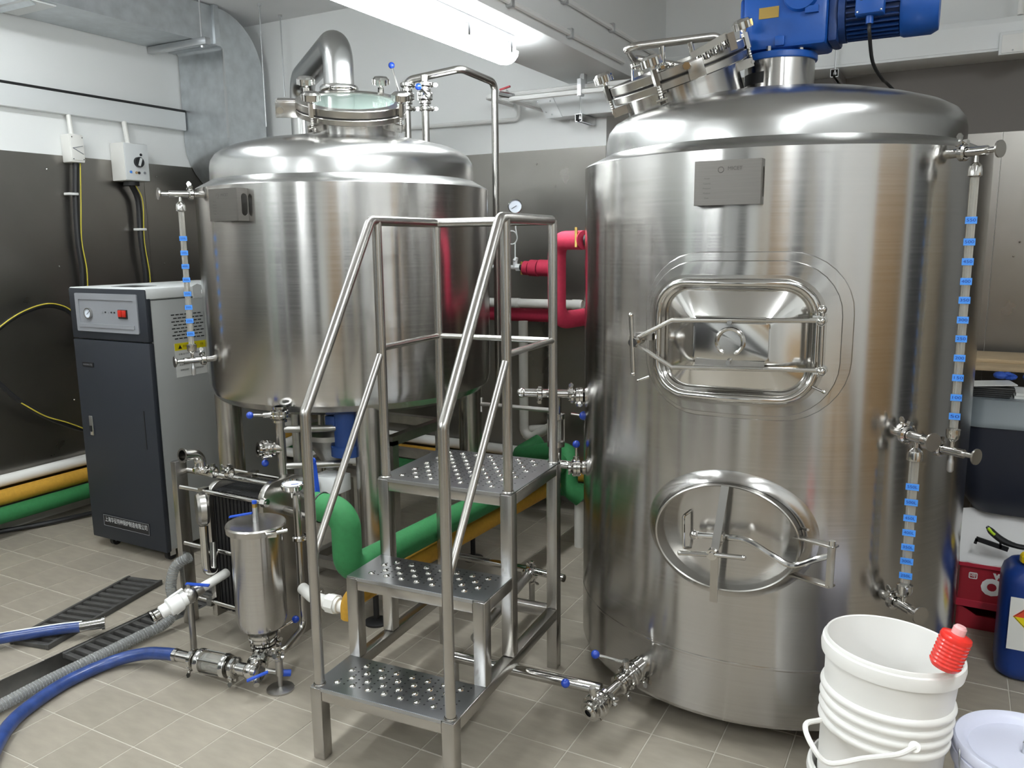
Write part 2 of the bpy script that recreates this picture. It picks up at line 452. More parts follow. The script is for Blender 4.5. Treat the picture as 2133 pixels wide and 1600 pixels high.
def side_cabinet(y0, y1, d, h, m_, label):  # same for the right wall: out of view, there for the reflections
    c = thing('storage_cabinet', label, 'cabinet', (XR-d/2, (y0+y1)/2, 0))
    part(c, 'body', MB().bx(XR-d, XR-.001, y0, y1, 0, h), m_, bevel=.004)
    dd = part(c, 'door', MB().bx(XR-d-.018, XR-d, y0+.01, y1-.01, .06, h-.02), m_, bevel=.003); part(dd, 'handle', MB().cyl((XR-d-.03, y0+.06, h*.45), (XR-d-.03, y0+.06, h*.6), .006), 'zinc')
side_cabinet(2.3, 2.75, .4, 2.0, 'locker_dark', 'black cabinet at the right wall nearest the recess')
side_cabinet(2.78, 3.4, .4, 1.9, 'locker_beige', 'beige cabinet at the right wall beside the black one')
side_cabinet(-1.6, -1.1, .4, 2.0, 'grey_door', 'grey cabinet at the right wall near the boxes')
side_cabinet(-1.05, -.6, .4, 2.0, 'white_enamel', 'white cabinet at the right wall near the boxes')
for i, (px_, py_, s_) in enumerate(((2.2, .15, .5), (2.2, .7, .45), (2.22, .4, .42))):  # cartons added out of view for a warm tone in the mash tun
    z0 = 0 if i < 2 else .5
    b_ = thing('cardboard_box', ['large cardboard box at the right wall, lower left of the three', 'medium cardboard box at the right wall beside the large one', 'cardboard box on top of the two at the right wall'][i], 'box', (px_, py_, z0), 'cardboard boxes at the right wall')
    part(b_, 'carton', MB().bx(px_-s_/2, px_+s_/2, py_-s_/2+.01, py_+s_/2-.01, z0, z0+s_*(1 if i != 1 else 1.1)), 'cardboard', bevel=.004)
    part(b_, 'sealing_tape', MB().bx(px_-s_/2-.001, px_+s_/2+.001, py_-.025, py_+.025, z0+s_*.7, z0+s_*(1 if i != 1 else 1.1)+.001), 'wood')

# ---------------------------------------------------------------- fluorescent lamps
def lamp(x, y0, y1, z, label, grp='fluorescent batten lamps'):
    t = thing('fluorescent_lamp', label, 'lamp', (x, (y0+y1)/2, z), grp)
    part(t, 'housing', MB().bx(x-.045, x+.05, y0+.02, y1-.02, z-.072, z), 'lamp_housing', bevel=.006)
    n = 8
    def lp(y, s): return [V((x-.06*s*math.cos(PI*k/n), y, z-.062-.05*s*math.sin(PI*k/n))) for k in range(n+1)]+[V((x+.05*s, y, z-.061)), V((x-.05*s, y, z-.061))]
    part(t, 'diffuser', MB().loft([lp(y0, .75), lp(y0+.012, .95), lp(y0+.03, 1), lp(y1-.03, 1), lp(y1-.012, .95), lp(y1, .75)], cap=True), 'lamp_glow', ang=50)
    L = y1-y0
    for f in (.06, .3, .7, .94):
        y = y0+L*f
        part(t, 'clip', MB().bx(x+.05, x+.064, y-.009, y+.009, z-.08, z-.035), 'zinc', bevel=.002)
    return t
lamp(-1.735, 1.80, 3.20, BZ, 'bright batten lamp with glowing white diffuser under the ceiling beam above the kettle')
lamp(-1.80, -1.3, .1, BZ, 'batten lamp under the ceiling beam behind the photographer')  # lamp added out of view to fill light from behind the camera
lamp(-3.25, .75, 2.15, ZC, 'batten lamp on the ceiling over the left wall')
lamp(.75, .6, 2.0, ZC, 'batten lamp on the ceiling over the right front floor')  # unseen lamp put in to brighten the right face of the beam
lamp(.75, -1.7, -.3, ZC, 'batten lamp on the ceiling near the brown door')  # extra lamp out of view, added to raise the room light
lamp(-3.35, -2.3, -.9, ZC, 'batten lamp on the ceiling over the low white cabinet')  # added fill lamp in the unseen left rear of the room

# ---------------------------------------------------------------- galvanised air duct
DX = -4.09
du = thing('air_duct', 'galvanised rectangular air duct under the ceiling turning down beside the kettle', 'duct', (-4.29, 2.5, 2.5))
part(du, 'straight_run', MB().bx(XL+.01, DX, .3, 3.78, 2.745, 2.965), 'galvanised')
# elbow from horizontal to the drop, then a second elbow into the wall
yd0, yd1 = 3.83, 4.16           # front and back of the drop
nn = 10; outer = []; inner = []
for k in range(nn+1):
    a = PI/2*(1-k/nn)
    outer.append((3.80+(yd1-3.80)*math.cos(a), 2.60+(2.965-2.60)*math.sin(a)))
    inner.append((3.80+(yd0-3.80)*math.cos(a), 2.72+(2.745-2.72)*math.sin(a)))
poly = [(3.78, 2.965)]+outer+[(yd1, 2.2)]+[(yd0, 2.2)]+inner[::-1]+[(3.78, 2.745)]
part(du, 'elbow', MB().prism([(b, a) for a, b in poly], (XL+.01, 0, 0), Z_, Y_, -(DX-XL-.01), 0), 'galvanised', ang=25)
poly = [(yd1, 2.2), (yd0, 2.2)]+[(yd0+(YB-.012-yd0)*(1-math.cos(PI/2*k/8)), 2.2-.36*math.sin(PI/2*k/8)) for k in range(1, 9)]+[(YB-.012, 2.12)]
part(du, 'lower_elbow', MB().prism([(b, a) for a, b in poly], (XL+.01, 0, 0), Z_, Y_, -(DX-XL-.01), 0), 'galvanised', ang=25)
part(du, 'flange', MB().bx(XL+.005, DX+.02, 3.76, 3.80, 2.735, 2.972), 'galvanised', bevel=.003)
part(du, 'corner_seam', MB().bx(DX-.004, DX+.006, yd0-.006, yd0+.006, 2.2, 2.73), 'zinc')
vg = part(du, 'vent_grille', MB().bx(XL+.05, DX-.03, 1.9, 2.78, 2.735, 2.745), 'white_enamel', 'white slatted vent grille', bevel=.002)
for k in range(9):
    y = 1.97+k*.085
    part(vg, 'slat', MB().box((-4.29, y, 2.733), (.34, .05, .004), (X_, V((0, .9, -.44)), V((0, .44, .9)))), 'galvanised')
st = thing('strut_hanger', 'slotted metal strut on threaded rods carrying the air duct', 'bracket', (-4.2, 3.6, 2.7))
part(st, 'strut', MB().bx(-4.49, -3.98, 3.60, 3.64, 2.703, 2.743), 'zinc', bevel=.003)
for xx in (-4.03, ):
    part(st, 'threaded_rod', MB().cyl((xx, 3.62, 2.69), (xx, 3.62, ZC), .005, n=8), 'zinc'); part(st, 'nut', MB().hexn((xx, 3.62, 2.695), Z_, .011, .012), 'zinc')
# two thin hanger rods from the ceiling to a strut behind the kettle
for i, (a, b) in enumerate((((541, 30), (575, 262)), ((584, 42), (600, 200)))):
    p = ony(a[0], a[1], 3.9+i*.25); q = ony(b[0], b[1], 3.9+i*.25); p.z = ZC
    q.x = p.x; q.y = p.y
    single('hanger_rod', MB().cyl(q, p, .004, n=8).cyl(V((p.x, p.y, ZC-.015)), p, .012, n=8), 'zinc', ['thin zinc hanger rod from the ceiling, nearer the duct', 'thin zinc hanger rod from the ceiling, nearer the vapour pipe'][i], 'rod', group='ceiling hanger rods')

# ---------------------------------------------------------------- trunking, conduits on the walls
t = thing('cable_trunking', 'long white cable trunking on the left wall above the steel cladding', 'trunking', (XL+.03, 2, 2.27))
part(t, 'channel', MB().bx(XL+.001, XL+.05, YF+.02, 3.82, 2.265, 2.38), 'white_enamel', bevel=.004); part(t, 'top_seam', MB().bx(XL+.001, XL+.052, YF+.02, 3.82, 2.381, 2.393), 'rubber_black')
t = thing('boxed_trunking', 'white boxed trunk with a mitred left end high on the back wall', 'trunking', (-1.7, 4.15, 2.19))
a_ = [ony(1113, 205, 4.12), ony(1141, 247, 4.12)]
pl = [(a_[0].x, 2.315), (a_[1].x, 2.19), (-1.3, 2.19), (-1.3, 2.315)]
part(t, 'trunk_body', MB().prism(pl, (0, 4.12, 0), X_, Z_, -.12, 0), 'white_enamel', bevel=.003)
part(t, 'end_plate', MB().prism([(a_[0].x-.003, 2.318), (a_[1].x-.003, 2.187), (a_[1].x+.09, 2.187), (a_[0].x+.10, 2.318)], (0, 4.118, 0), X_, Z_, 0, .004), 'white_enamel')
for q in ((1119, 212), (1146, 210), (1138, 233), (1150, 238)):
    p = ony(*q, 4.114); part(t, 'screw', MB().sph(p, .005, 8, 5), 'zinc')
part(wr2, 'upper_panel', MB().bx(XP+.001, XR, YB2-.004, YB2-.001, 2.041, 2.42), 'grey_panel')  # thin dark brown-grey sheet on the wall above the cladding
t = thing('boxed_trunking', 'long white boxed trunk along the recessed wall behind the blue gearmotor', 'trunking', (.5, 4.6, 2.3))
z0 = ony(1900, 129, 4.6).z
part(t, 'trunk_body', MB().bx(XP+.02, XR-.01, 4.55, YB2-.006, z0, z0+.145), 'white_enamel', bevel=.003)
part(t, 'trunk_lid', MB().bx(XP+.02, XR-.01, 4.546, 4.55, z0+.012, z0+.12), 'white_enamel')
p = ony(2110, 90, 4.54); jb = thing('junction_box', 'white square junction box on the trunk at the upper right', 'junction box', p)
part(jb, 'box', MB().box(p, (.11, .04, .10)), 'white_enamel', bevel=.004); part(jb, 'cover', MB().box(p+V((0, -.022, -.004)), (.09, .006, .08)), 'white_plastic', bevel=.002); part(jb, 'screw', MB().sph(p+V((0, -.026, -.034)), .004, 8, 5), 'zinc')
p = ony(2126, 30, 4.56); single('conduit', MB().cyl((p.x, p.y, z0+.15), (p.x, p.y, ZC), .014, n=10), 'white_plastic', 'vertical white conduit above the junction box at the upper right', 'conduit')
# strut ends under the trunks
for i, (q, yy) in enumerate((((1205, 245), 4.05), ((1738, 152), 4.5))):
    p = ony(*q, yy); t = thing('strut_channel', ['open-ended zinc strut channel under the mitred white trunk', 'open-ended zinc strut channel left of the black motor cable'][i], 'bracket', p, 'strut channels under the trunks')
    mb = MB()
    L = (YB2 if i else YB)-yy-.01
    for a, b, w, h in ((-.018, .0, .003, .036), (.018, .0, .003, .036), (0, .018, .039, .003), (-.012, -.018, .012, .003), (.012, -.018, .012, .003)):
        mb.bx(p.x+a-w/2, p.x+a+w/2, yy, yy+L, p.z+b-h/2, p.z+b+h/2)
    part(t, 'channel', mb, 'zinc'); part(t, 'rod', MB().cyl(p+V((0, .02, 0)), V((p.x, yy+.02, ZC)), .004, n=8), 'zinc'); part(t, 'nut', MB().hexn(p+V((0, .02, 0)), Z_, .009, .012), 'zinc')
# conduits on the beam side face and the pipes that cross below it
def on_beam(px, py, o=.012): return onx(px, py, BX1+o)
for i, (qa, qb) in enumerate((((1050, 0), (1250, 101)), ((1160, 0), (1325, 80)))):
    a, b = on_beam(*qa), on_beam(*qb)
    z = (a.z+b.z)/2; t = thing('conduit', ['white conduit clipped along the beam face, the lower of two', 'white conduit clipped along the beam face, the upper of two'][i], 'conduit', (a.x, 2.5, z), 'conduits on the beam face')
    e = 4.1 if i == 0 else 4.7
    part(t, 'tube', MB().tube(fil([(BX1+.012, -1, z), (BX1+.012, b.y, z), (BX1+.012, b.y+.02, z-.0), (BX1+.012, e, z)], .05), .012, 8), 'white_plastic')
    for y in (b.y-.35, b.y-.9, b.y-1.5): part(t, 'clip', MB().bx(BX1, BX1+.028, y-.012, y+.012, z-.02, z+.02), 'zinc', bevel=.002)
z = BZ-.02
for i, (qa, qb) in enumerate((((1012, 205), (1290, 170)), ((1060, 208), (1285, 182)))):
    yy = 3.95-.1*i
    a, b = ony(*qa, yy), ony(*qb, yy); a.z = b.z = (a.z+b.z)/2
    w = thing('water_pipe', ['thin white pipe crossing under the beam, the rear of two', 'thin white pipe crossing under the beam, the front of two'][i], 'pipe', a, 'thin pipes under the beam')
    part(w, 'tube', MB().tube(fil([(a.x, YB-.006, a.z), a, b+V((.5, 0, 0))], .03), .013, 8), 'white_plastic')
    part(w, 'clip', MB().bx(b.x-.2, b.x-.18, yy-.02, yy+.02, a.z-.02, a.z+.06), 'zinc')
a = ony(1052, 186, 3.9); rv = thing('small_tap', 'little red-handled tap on the thin pipe right of the spray pipe', 'valve', a)
part(rv, 'body', MB().cyl(a+V((-.03, 0, -.02)), a+V((.05, 0, -.04)), .014, n=10), 'zinc'); part(rv, 'lever', MB().bar(a+V((-.03, 0, 0)), a+V((.03, 0, .012)), .012, .008), 'red_valve')
p = ony(1065, 250, YB-.03); single('wall_pipe', MB().tube(fil([(p.x-.9, YB-.03, p.z+.01), (p.x+.05, YB-.03, p.z), (p.x+.05, YB-.03, p.z+.09), (p.x+.05, YB-.2, p.z+.13)], .03), .012, 8), 'white_plastic', 'thin white pipe along the back wall above the steel cladding', 'pipe')

# ================================================================ fittings shared by tanks and pipework
def clamp(t, c, ax, r, wing=None, name='clamp'):
    c = V(c); ax = V(ax).normalized(); mb = MB()
    mb.lathe([(r*.98, -.010), (r*1.25, -.010), (r*1.55, -.006), (r*1.55, .006), (r*1.25, .010), (r*.98, .010)], c, ax, 22)
    if wing is not None:
        w = V(wing); w = (w-ax*w.dot(ax)).normalized(); s = ax.cross(w)
        b = c+w*(r*1.6); mb.box(b, (.012, .022, .012), (ax, w, s)); mb.cyl(b+s*-.016, b+s*.024, .0035, n=8)
        e = b+s*.026
        for k in (-1, 1):
            mb.prism([(0, -.005), (.012, -.009), (.02, -.003), (.02, .003), (.012, .009), (0, .005)], e, (w*k+s*.45).normalized(), ax, -.002, .002)
        mb.sph(e, .006, 8, 5)
    return part(t, name, mb, 'steel_polished')
def ball_lever(t, a, b, r=.014, name='lever'):
    a, b = V(a), V(b)
    l = part(t, name, MB().cyl(a, b, .0045, n=8), 'steel_polished')
    part(l, 'ball_knob', MB().sph(b, r, 16, 10), 'knob_blue', 'blue ball knob')
    return l
def fly_valve(t, c, ax, r, nd, ln, knob=None, kl=.1):          # butterfly valve: two flanged halves, a neck, a lever
    c = V(c); ax = V(ax).normalized(); nd = V(nd); nd = (nd-ax*nd.dot(ax)).normalized()
    mb = MB(); mb.lathe([(r*.95, -.03), (r*1.5, -.03), (r*1.5, -.022), (r*1.1, -.018), (r*1.9, -.012), (r*1.9, -.002), (r*1.8, 0), (r*1.9, .002), (r*1.9, .012), (r*1.1, .018), (r*1.5, .022), (r*1.5, .03), (r*.95, .03)], c, ax, 24)
    for k in range(4):
        a = PI/4+k*PI/2; u, v, w = frame(ax); q = c+(u*math.cos(a)+v*math.sin(a))*(r*1.72)
        mb.cyl(q-ax*.016, q+ax*.016, .004, n=6)
    b = part(t, 'valve_body', mb, 'steel_polished')
    part(b, 'stem', MB().cyl(c+nd*r*1.7, c+nd*(r*1.7+ln), .011, n=12), 'steel_polished')
    if knob is not None:
        e = c+nd*(r*1.7+ln-.008); ball_lever(t, e, e+V(knob).normalized()*kl)
    return b
def sight_valve(t, a, ax, L, r, wing):                  # tank nozzle, clamp, tee body and a disc hand wheel
    a = V(a); ax = V(ax).normalized()
    n = part(t, 'valve', MB().cyl(a-ax*.01, a+ax*.03, r*.95, n=16).cyl(a+ax*.03, a+ax*L*.8, r, n=16).cyl(a+ax*L*.8, a+ax*L, r*.6, n=12), 'steel_polished')
    part(n, 'hand_wheel', MB().lathe([(0, 0), (r*1.0, 0), (r*1.75, .006), (r*1.75, .011), (0, .011)], a+ax*L, ax, 20), 'steel_satin')
    clamp(n, a+ax*.034, ax, r*1.15, wing)
    return n
def sight_gauge(T, phi, R, zt, zb, Lt, Lb, off, labels, label, r=.011, drain=True, lw=.028):
    a, b = pol(T, phi, R, zt), pol(T, phi, R, zb); n = radial(T, phi)
    t = thing('sight_gauge', label, 'level gauge', b+n*off, 'glass level gauges on the tanks')
    side = Z_.cross(n)
    sight_valve(t, a, n, Lt, r*1.15, Z_+side*.3); sight_valve(t, b, n, Lb, r*1.15, Z_+side*.2)
    p, q = a+n*off, b+n*off
    for s, e in ((p, -1), (q, 1)):
        part(t, 'socket', MB().lathe([(r*.5, 0), (r*.6, .02), (r*1.5, .03), (r*1.7, .04), (r*1.7, .055), (r*1.1, .058)], s+Z_*(e*.008), Z_*e, 18), 'steel_polished')
    g = part(t, 'glass_tube', MB().pipe([q+Z_*.055, p-Z_*.055], r, .0022, 16), 'tube_glass')
    if drain: part(t, 'drain_cock', MB().lathe([(0, -.05), (.006, -.05), (.009, -.045), (.009, -.02), (.006, -.012), (.006, 0)], q-Z_*.01, Z_, 12), 'zinc')
    cam_dir = (V((CAM.x, CAM.y, 0))-V((p.x, p.y, 0))).normalized(); u = Z_.cross(cam_dir)
    for z, s in labels:
        c = V((p.x, p.y, z)); m_ = MB()
        m_.tube([c+cam_dir*(r+.0012)-u*lw/2, c+cam_dir*(r+.0012)-u*r*.5, c+cam_dir*(r+.0012)+u*r*.5, c+cam_dir*(r+.0012)+u*lw/2], .0006, 4)
        m_ = MB().box(c+cam_dir*(r+.001), (lw, .0012, .0185), (u, cam_dir, Z_))
        m_.tube([c+(cam_dir*math.cos(x_)+u*math.sin(x_))*(r+.0008) for x_ in [PI/2+PI*k/8 for k in range(9)]], .0009, 4)
        lb = part(t, 'tape_label', m_, 'tape_blue', ang=60)
        if s: text(lb, s, c+cam_dir*(r+.0018), u, Z_, .0115, 'ink_blue', wid=lw*.78)
    return t
def radial(T, phi):
    b = math.atan2(T[0], T[1]); n = V((-math.sin(b), -math.cos(b), 0)); e = V((math.cos(b), -math.sin(b), 0)); p = math.radians(phi)
    return n*math.cos(p)+e*math.sin(p)
def pol(T, phi, r, z): v = radial(T, phi); return V((T[0]+v.x*r, T[1]+v.y*r, z))
def star_knob(t, base, ax, L, r, bolt=.006, name='clamp_knob'):      # swing bolt with a star hand knob
    base, ax = V(base), V(ax).normalized(); u, v, w = frame(ax)
    k = part(t, name, MB().prism(star(r), base+ax*L, u, v, -.012, .010).lathe([(r*.9, .010), (r*.7, .018), (0, .021)], base+ax*L, ax, 24).lathe([(.009, -.02), (.012, -.004)], base+ax*L, ax, 14), 'steel_polished', ang=40)
    part(k, 'bolt', MB().cyl(base, base+ax*L, bolt, n=10).lathe([(bolt*1.15, z*.004) if z % 2 else (bolt*.9, z*.004) for z in range(12)], base+ax*.004, ax, 10), 'steel_satin')
    part(k, 'nut', MB().cyl(base+ax*(L*.38), base+ax*(L*.8), .0125, n=6), 'steel_polished')
    return k

# ================================================================ BREW KETTLE (left tank)
T1 = (-2.357, 2.852); R1 = .618
k1 = thing('brew_kettle', 'round stainless steel brew kettle on four pipe legs with a glass-topped manway', 'tank', (T1[0], T1[1], 0))
shell1 = part(k1, 'shell', MB().lathe([(0, .845), (.30, .85), (.47, .862), (.545, .875), (.585, .893), (.608, .920), (R1, .958), (R1, 1.3), (R1, 1.752)], (*T1, 0), Z_, 128), 'steel_shell', ang=25)
part(k1, 'shoulder_ring', MB().lathe([(R1, 1.752), (R1-.004, 1.757), (.575, 1.778), (.556, 1.789)], (*T1, 0), Z_, 128), 'steel_dome', ang=25)
part(k1, 'dome', MB().lathe([(.556, 1.785), (.555, 1.843), (.550, 1.868), (.534, 1.892), (.507, 1.911), (.468, 1.927), (.38, 1.949), (.25, 1.970), (.12, 1.981), (0, 1.985)], (*T1, 0), Z_, 128), 'steel_dome', ang=25)
for lx, ly in ((-1.977, 2.466), (-2.744, 2.466), (-1.977, 3.231), (-2.744, 3.231)):
    lg = part(k1, 'leg', MB().cyl((lx, ly, .16), (lx, ly, .93), .055, n=28).cyl((lx, ly, .14), (lx, ly, .16), .05, .055, n=28), 'steel_satin')
    part(lg, 'levelling_foot', MB().cyl((lx, ly, .018), (lx, ly, .14), .012, n=12).lathe([(0, 0), (.05, 0), (.05, .008), (.02, .02), (0, .022)], (lx, ly, 0), Z_, 24), 'rubber_black')
# inclined manway with glass lid
cm = at(732, 222, 3.24); cb = V((-T1[0], -T1[1], 0)).normalized()
a1 = (Z_*math.cos(math.radians(20))+cb*math.sin(math.radians(20))).normalized()
part(k1, 'manway_neck', MB().lathe([(.185, -.20), (.185, -.03), (.180, -.03), (.180, -.19)], cm, a1, 64), 'steel_shell')
part(k1, 'manway_weld', MB().tor(cm-a1*.118, a1, .187, .0035, 64, 6), 'steel_polished')
part(k1, 'manway_flange', MB().lathe([(.178, -.032), (.216, -.032), (.218, -.030), (.218, -.012), (.216, -.010), (.178, -.010)], cm, a1, 64), 'steel_satin')
part(k1, 'gasket', MB().lathe([(.178, -.010), (.211, -.010), (.211, -.004), (.178, -.004)], cm, a1, 64), 'rubber_black')
lid = part(k1, 'manway_lid', MB().lathe([(.172, -.004), (.216, -.004), (.218, -.002), (.218, .022), (.216, .024), (.172, .024), (.172, -.004)], cm, a1, 64), 'steel_satin')
part(lid, 'glass_pane', MB().lathe([(0, .012), (.172, .012), (.172, .020), (0, .020)], cm, a1, 48), 'glass', 'round greenish glass pane')
part(k1, 'inner_baffle', MB().lathe([(0, -.14), (.178, -.14)], cm, a1, 48), 'steel_dull')
e1 = Z_.cross(cb).normalized()                         # image right
f1 = a1.cross(e1)                                      # away from the camera along the lid
if f1.dot(cb) > 0: f1 = -f1
for ang in (230, 323, 140, 57):
    a = math.radians(ang); d = e1*math.cos(a)+f1*math.sin(a)
    bs = cm+d*.232-a1*.052
    br = part(k1, 'lug', MB().box(cm+d*.205-a1*.052, (.05, .008, .03), (d, a1.cross(d), a1)).box(cm+d*.225-a1*.052+a1.cross(d)*.012, (.04, .004, .026), (d, a1.cross(d), a1)).box(cm+d*.225-a1*.052-a1.cross(d)*.012, (.04, .004, .026), (d, a1.cross(d), a1)), 'steel_satin')
    part(br, 'pin', MB().cyl(bs-a1.cross(d)*.018, bs+a1.cross(d)*.018, .005, n=10), 'steel_polished')
    star_knob(k1, bs, a1, .118, .037)
hd = -e1
hg = part(k1, 'hinge', MB().box(cm+hd*.248+a1*.008, (.075, .05, .03), (hd, f1, a1)).box(cm+hd*.25-a1*.012+f1*-.03, (.085, .006, .06), (hd, f1, a1)).box(cm+hd*.25-a1*.012+f1*.03, (.085, .006, .06), (hd, f1, a1)), 'steel_satin', bevel=.002)
part(hg, 'hinge_pin', MB().cyl(cm+hd*.275-a1*.012-f1*.042, cm+hd*.275-a1*.012+f1*.042, .013, n=18), 'steel_polished')
# nameplate bracket
nb, nu = radial(T1, -42), Z_.cross(radial(T1, -42)); o_ = pol(T1, -42.3, R1, 1.675)
def plate(t, o, n, u, w, h, st):
    mb = MB().box(o+n*st, (w, .0025, h), (u, n, Z_))
    p = part(t, 'nameplate', mb, 'steel_plate', 'dull etched steel nameplate')
    for s in (-1, 1):
        d = st+.02; c = o+u*(s*w/2)+n*(st-d/2)
        sd = rrect(d, h, .0005, 1); sl = rrect(d*.42, h*.68, d*.2, 1)
        part(p, 'bracket_side', MB().ring(rrect(d*.42, h*.68, d*.2, 4), rrect(d, h, .0005, 4), c, -n*s if False else n, Z_, -.001, .001), 'steel_plate')
    return p
np1 = plate(k1, o_, nb, nu, .150, .118, .045)
text(np1, 'MICET', o_+nb*.047+Z_*.035+nu*.012, nu, Z_, .014, 'ink_etch'); part(np1, 'emblem', MB().tor(o_+nb*.0465+Z_*.035-nu*.028, nb, .0075, .0008, 20, 4), 'ink_etch')
for k in range(5): text(np1, ['Model', 'Capacity', 'Pressure', 'Medium', 'Date'][k], o_+nb*.047+Z_*(.012-k*.011)-nu*.045, nu, Z_, .006, 'ink_etch')

tz = lambda T, phi, off, R, py: proj_z(T, phi, R+off, py)
def proj_z(T, phi, r, py):
    lo, hi = 0., 2.2
    for _ in range(40):
        md = (lo+hi)/2
        if proj(pol(T, phi, r, md))[1] > py: lo = md
        else: hi = md
    return md
lab = [(tz(T1, -66, .075, R1, y), s) for y, s in zip((497, 527, 555, 583, 612, 640, 668, 695), ('550L', '500L', '450L', '400L', '350L', '300L', '250L', '200L'))]
sight_gauge(T1, -66, R1, tz(T1, -66, .1, R1, 404), tz(T1, -66, .1, R1, 752), .145, .135, .075, lab, 'glass level gauge with eight blue tape marks on the kettle beside the steam generator')

# ================================================================ MASH TUN (right tank)
T2 = (-.5605, 2.9267); R2 = .642
k2 = thing('mash_tun', 'tall stainless steel mash tun with a square hatch above an oval manway', 'tank', (T2[0], T2[1], 0))
part(k2, 'shell', MB().lathe([(0, .075), (.5, .075), (.62, .078), (.636, .083), (R2, .095), (R2, .6), (R2, 1.2), (R2, 1.772)], (*T2, 0), Z_, 160), 'steel_shell', ang=25)
part(k2, 'shoulder_ring', MB().lathe([(R2, 1.772), (R2-.005, 1.777), (.590, 1.799), (.569, 1.809)], (*T2, 0), Z_, 160), 'steel_dome', ang=25)
part(k2, 'dome', MB().lathe([(.569, 1.805), (.568, 1.858), (.561, 1.886), (.542, 1.911), (.506, 1.931), (.438, 1.953), (.337, 1.978), (.235, 1.996), (.12, 2.006), (0, 2.009)], (*T2, 0), Z_, 160), 'steel_dome', ang=25)
part(k2, 'weld_band', MB().lathe([(R2+.0002, .272), (R2+.0008, .274), (R2+.0008, .280), (R2+.0002, .282)], (*T2, 0), Z_, 160), 'steel_shell')
for ph in (45, 135, 225, 315):
    p = pol(T2, ph, .5, 0); part(k2, 'foot', MB().cyl(p, p+Z_*.08, .035, n=20), 'steel_dull')
# -- square hatch
def local(T, phi, R, z):
    n = radial(T, phi); u = Z_.cross(n); o = pol(T, phi, R, z); return o, n, u
O, n, u = local(T2, -8.5, R2, 1.246)
def H(px, py, w=0): return onpl(px, py, O+n*w, n)
def UVv(p, o=None): p = V(p)-(O if o is None else o); return p.dot(u), p.z
def onc(a, b, e=0): return O+u*a+Z_*b+n*(math.sqrt(max(R2*R2-a*a, 0))-R2+e)
c0 = UVv(H(1522, 711, .02)); wd_, ht_ = .452, .334
D0 = O+u*c0[0]+Z_*c0[1]
CURV = 1.0
def dense(w, h, r, n_=8, k=12):                 # rounded rectangle with points along its straight edges too
    p = rrect(w, h, r, n_); out = []
    for q in range(4):
        s = p[q*(n_+1):(q+1)*(n_+1)]; e = p[((q+1)*(n_+1)) % len(p)]; out += s
        out += [(s[-1][0]+(e[0]-s[-1][0])*i/k, s[-1][1]+(e[1]-s[-1][1])*i/k) for i in range(1, k)]
    return out
def lp(w, h, r, wz, cx=0, cy=0): return [D0+u*(a+cx)+Z_*(b+cy)+n*(wz+CURV*(math.sqrt(R2*R2-(a+cx+c0[0])**2)-R2)) for a, b in dense(w, h, r)]
def lpc(w, h, r, e, cx=0, cy=0): return [onc(a+cx+c0[0], b+cy+c0[1], e) for a, b in rrect(w, h, r, 8)]
def lpm(w, h, r, k, cx=0, cy=0): return [onc(a+cx+c0[0], b+cy+c0[1], .001).lerp(onc(a+cx+c0[0], b+cy+c0[1], .004).lerp(D0+u*(a+cx)+Z_*(b+cy)+n*.004, 1-CURV), k) for a, b in rrect(w, h, r, 8)]
part(k2, 'hatch_surround', MB().loft([lp(.575, .468, .17, .0004, .022, .012), lp(.571, .464, .168, .0022, .022, .012), lp(.535, .432, .152, .0026, .014, .006), lp(.531, .428, .150, .0058, .014, .006), lp(.48, .36, .11, .0062)]), 'steel_shell', ang=20)
part(k2, 'hatch_neck', MB().loft([lp(.485, .365, .115, .0), lp(.485, .365, .115, .010), lp(.462, .344, .1, .010), lp(.46, .34, .1, -.01)]), 'steel_satin')
dr = part(k2, 'hatch_door', MB().loft([lp(wd_-.004, ht_-.004, .095, .004), lp(wd_-.03, ht_-.03, .08, .012), lp(wd_-.05, ht_-.05, .07, .004), lp(.215, .115, .012, .034), lp(.205, .105, .008, .035)], cap=True), 'steel_door', 'pressed steel hatch door', ang=20)
part(dr, 'rolled_rim', MB().tube(lp(wd_-.012, ht_-.012, .092, .018), .0125, 12, closed=True), 'steel_polished')
part(dr, 'embossed_ring', MB().tor(D0+n*.034, n, .036, .0055, 32, 8, -1.15, 4.3), 'steel_polished')
for s in (-1, 1):
    part(dr, 'retaining_bracket', MB().box(D0+Z_*(s*.069)+n*.040, (.19, .016, .003), (u, n, Z_)).box(D0+Z_*(s*.060)+n*.034, (.19, .003, .018), (u, n, Z_)), 'steel_dull')
    h_ = H(1712, 720+s*-52, .03); m_ = H(1400, 716+s*-49, .05); e_ = H(1330, 712+s*-9, .03)
    part(dr, 'locking_arm', MB().tube([h_, m_, e_], .0065, 8), 'steel_satin')
    part(dr, 'hinge_joint', MB().cyl(h_-n*.018, h_+n*.02, .013, n=14).sph(h_+n*.02, .012), 'steel_polished')
    part(dr, 'stud', MB().cyl(D0+Z_*(s*.056)+n*.034, D0+Z_*(s*.056)+n*.048, .007, n=10), 'steel_polished')
hub = H(1325, 711, .03); hw = part(dr, 'locking_hub', MB().cyl(hub-n*.05, hub+n*.035, .013, n=18).cyl(hub-n*.005, hub+n*.015, .018, n=6), 'steel_polished')
ha, hb_ = H(1314, 657, .06), H(1319, 779, .06); part(hw, 'cross_bar', MB().cyl(ha, hb_, .007, n=12).sph(ha, .008, 10, 6).sph(hb_, .008, 10, 6), 'steel_polished')
part(k2, 'hatch_latch', MB().box(H(1345, 700, -.02), (.05, .04, .02), (u, n, Z_)), 'steel_satin')
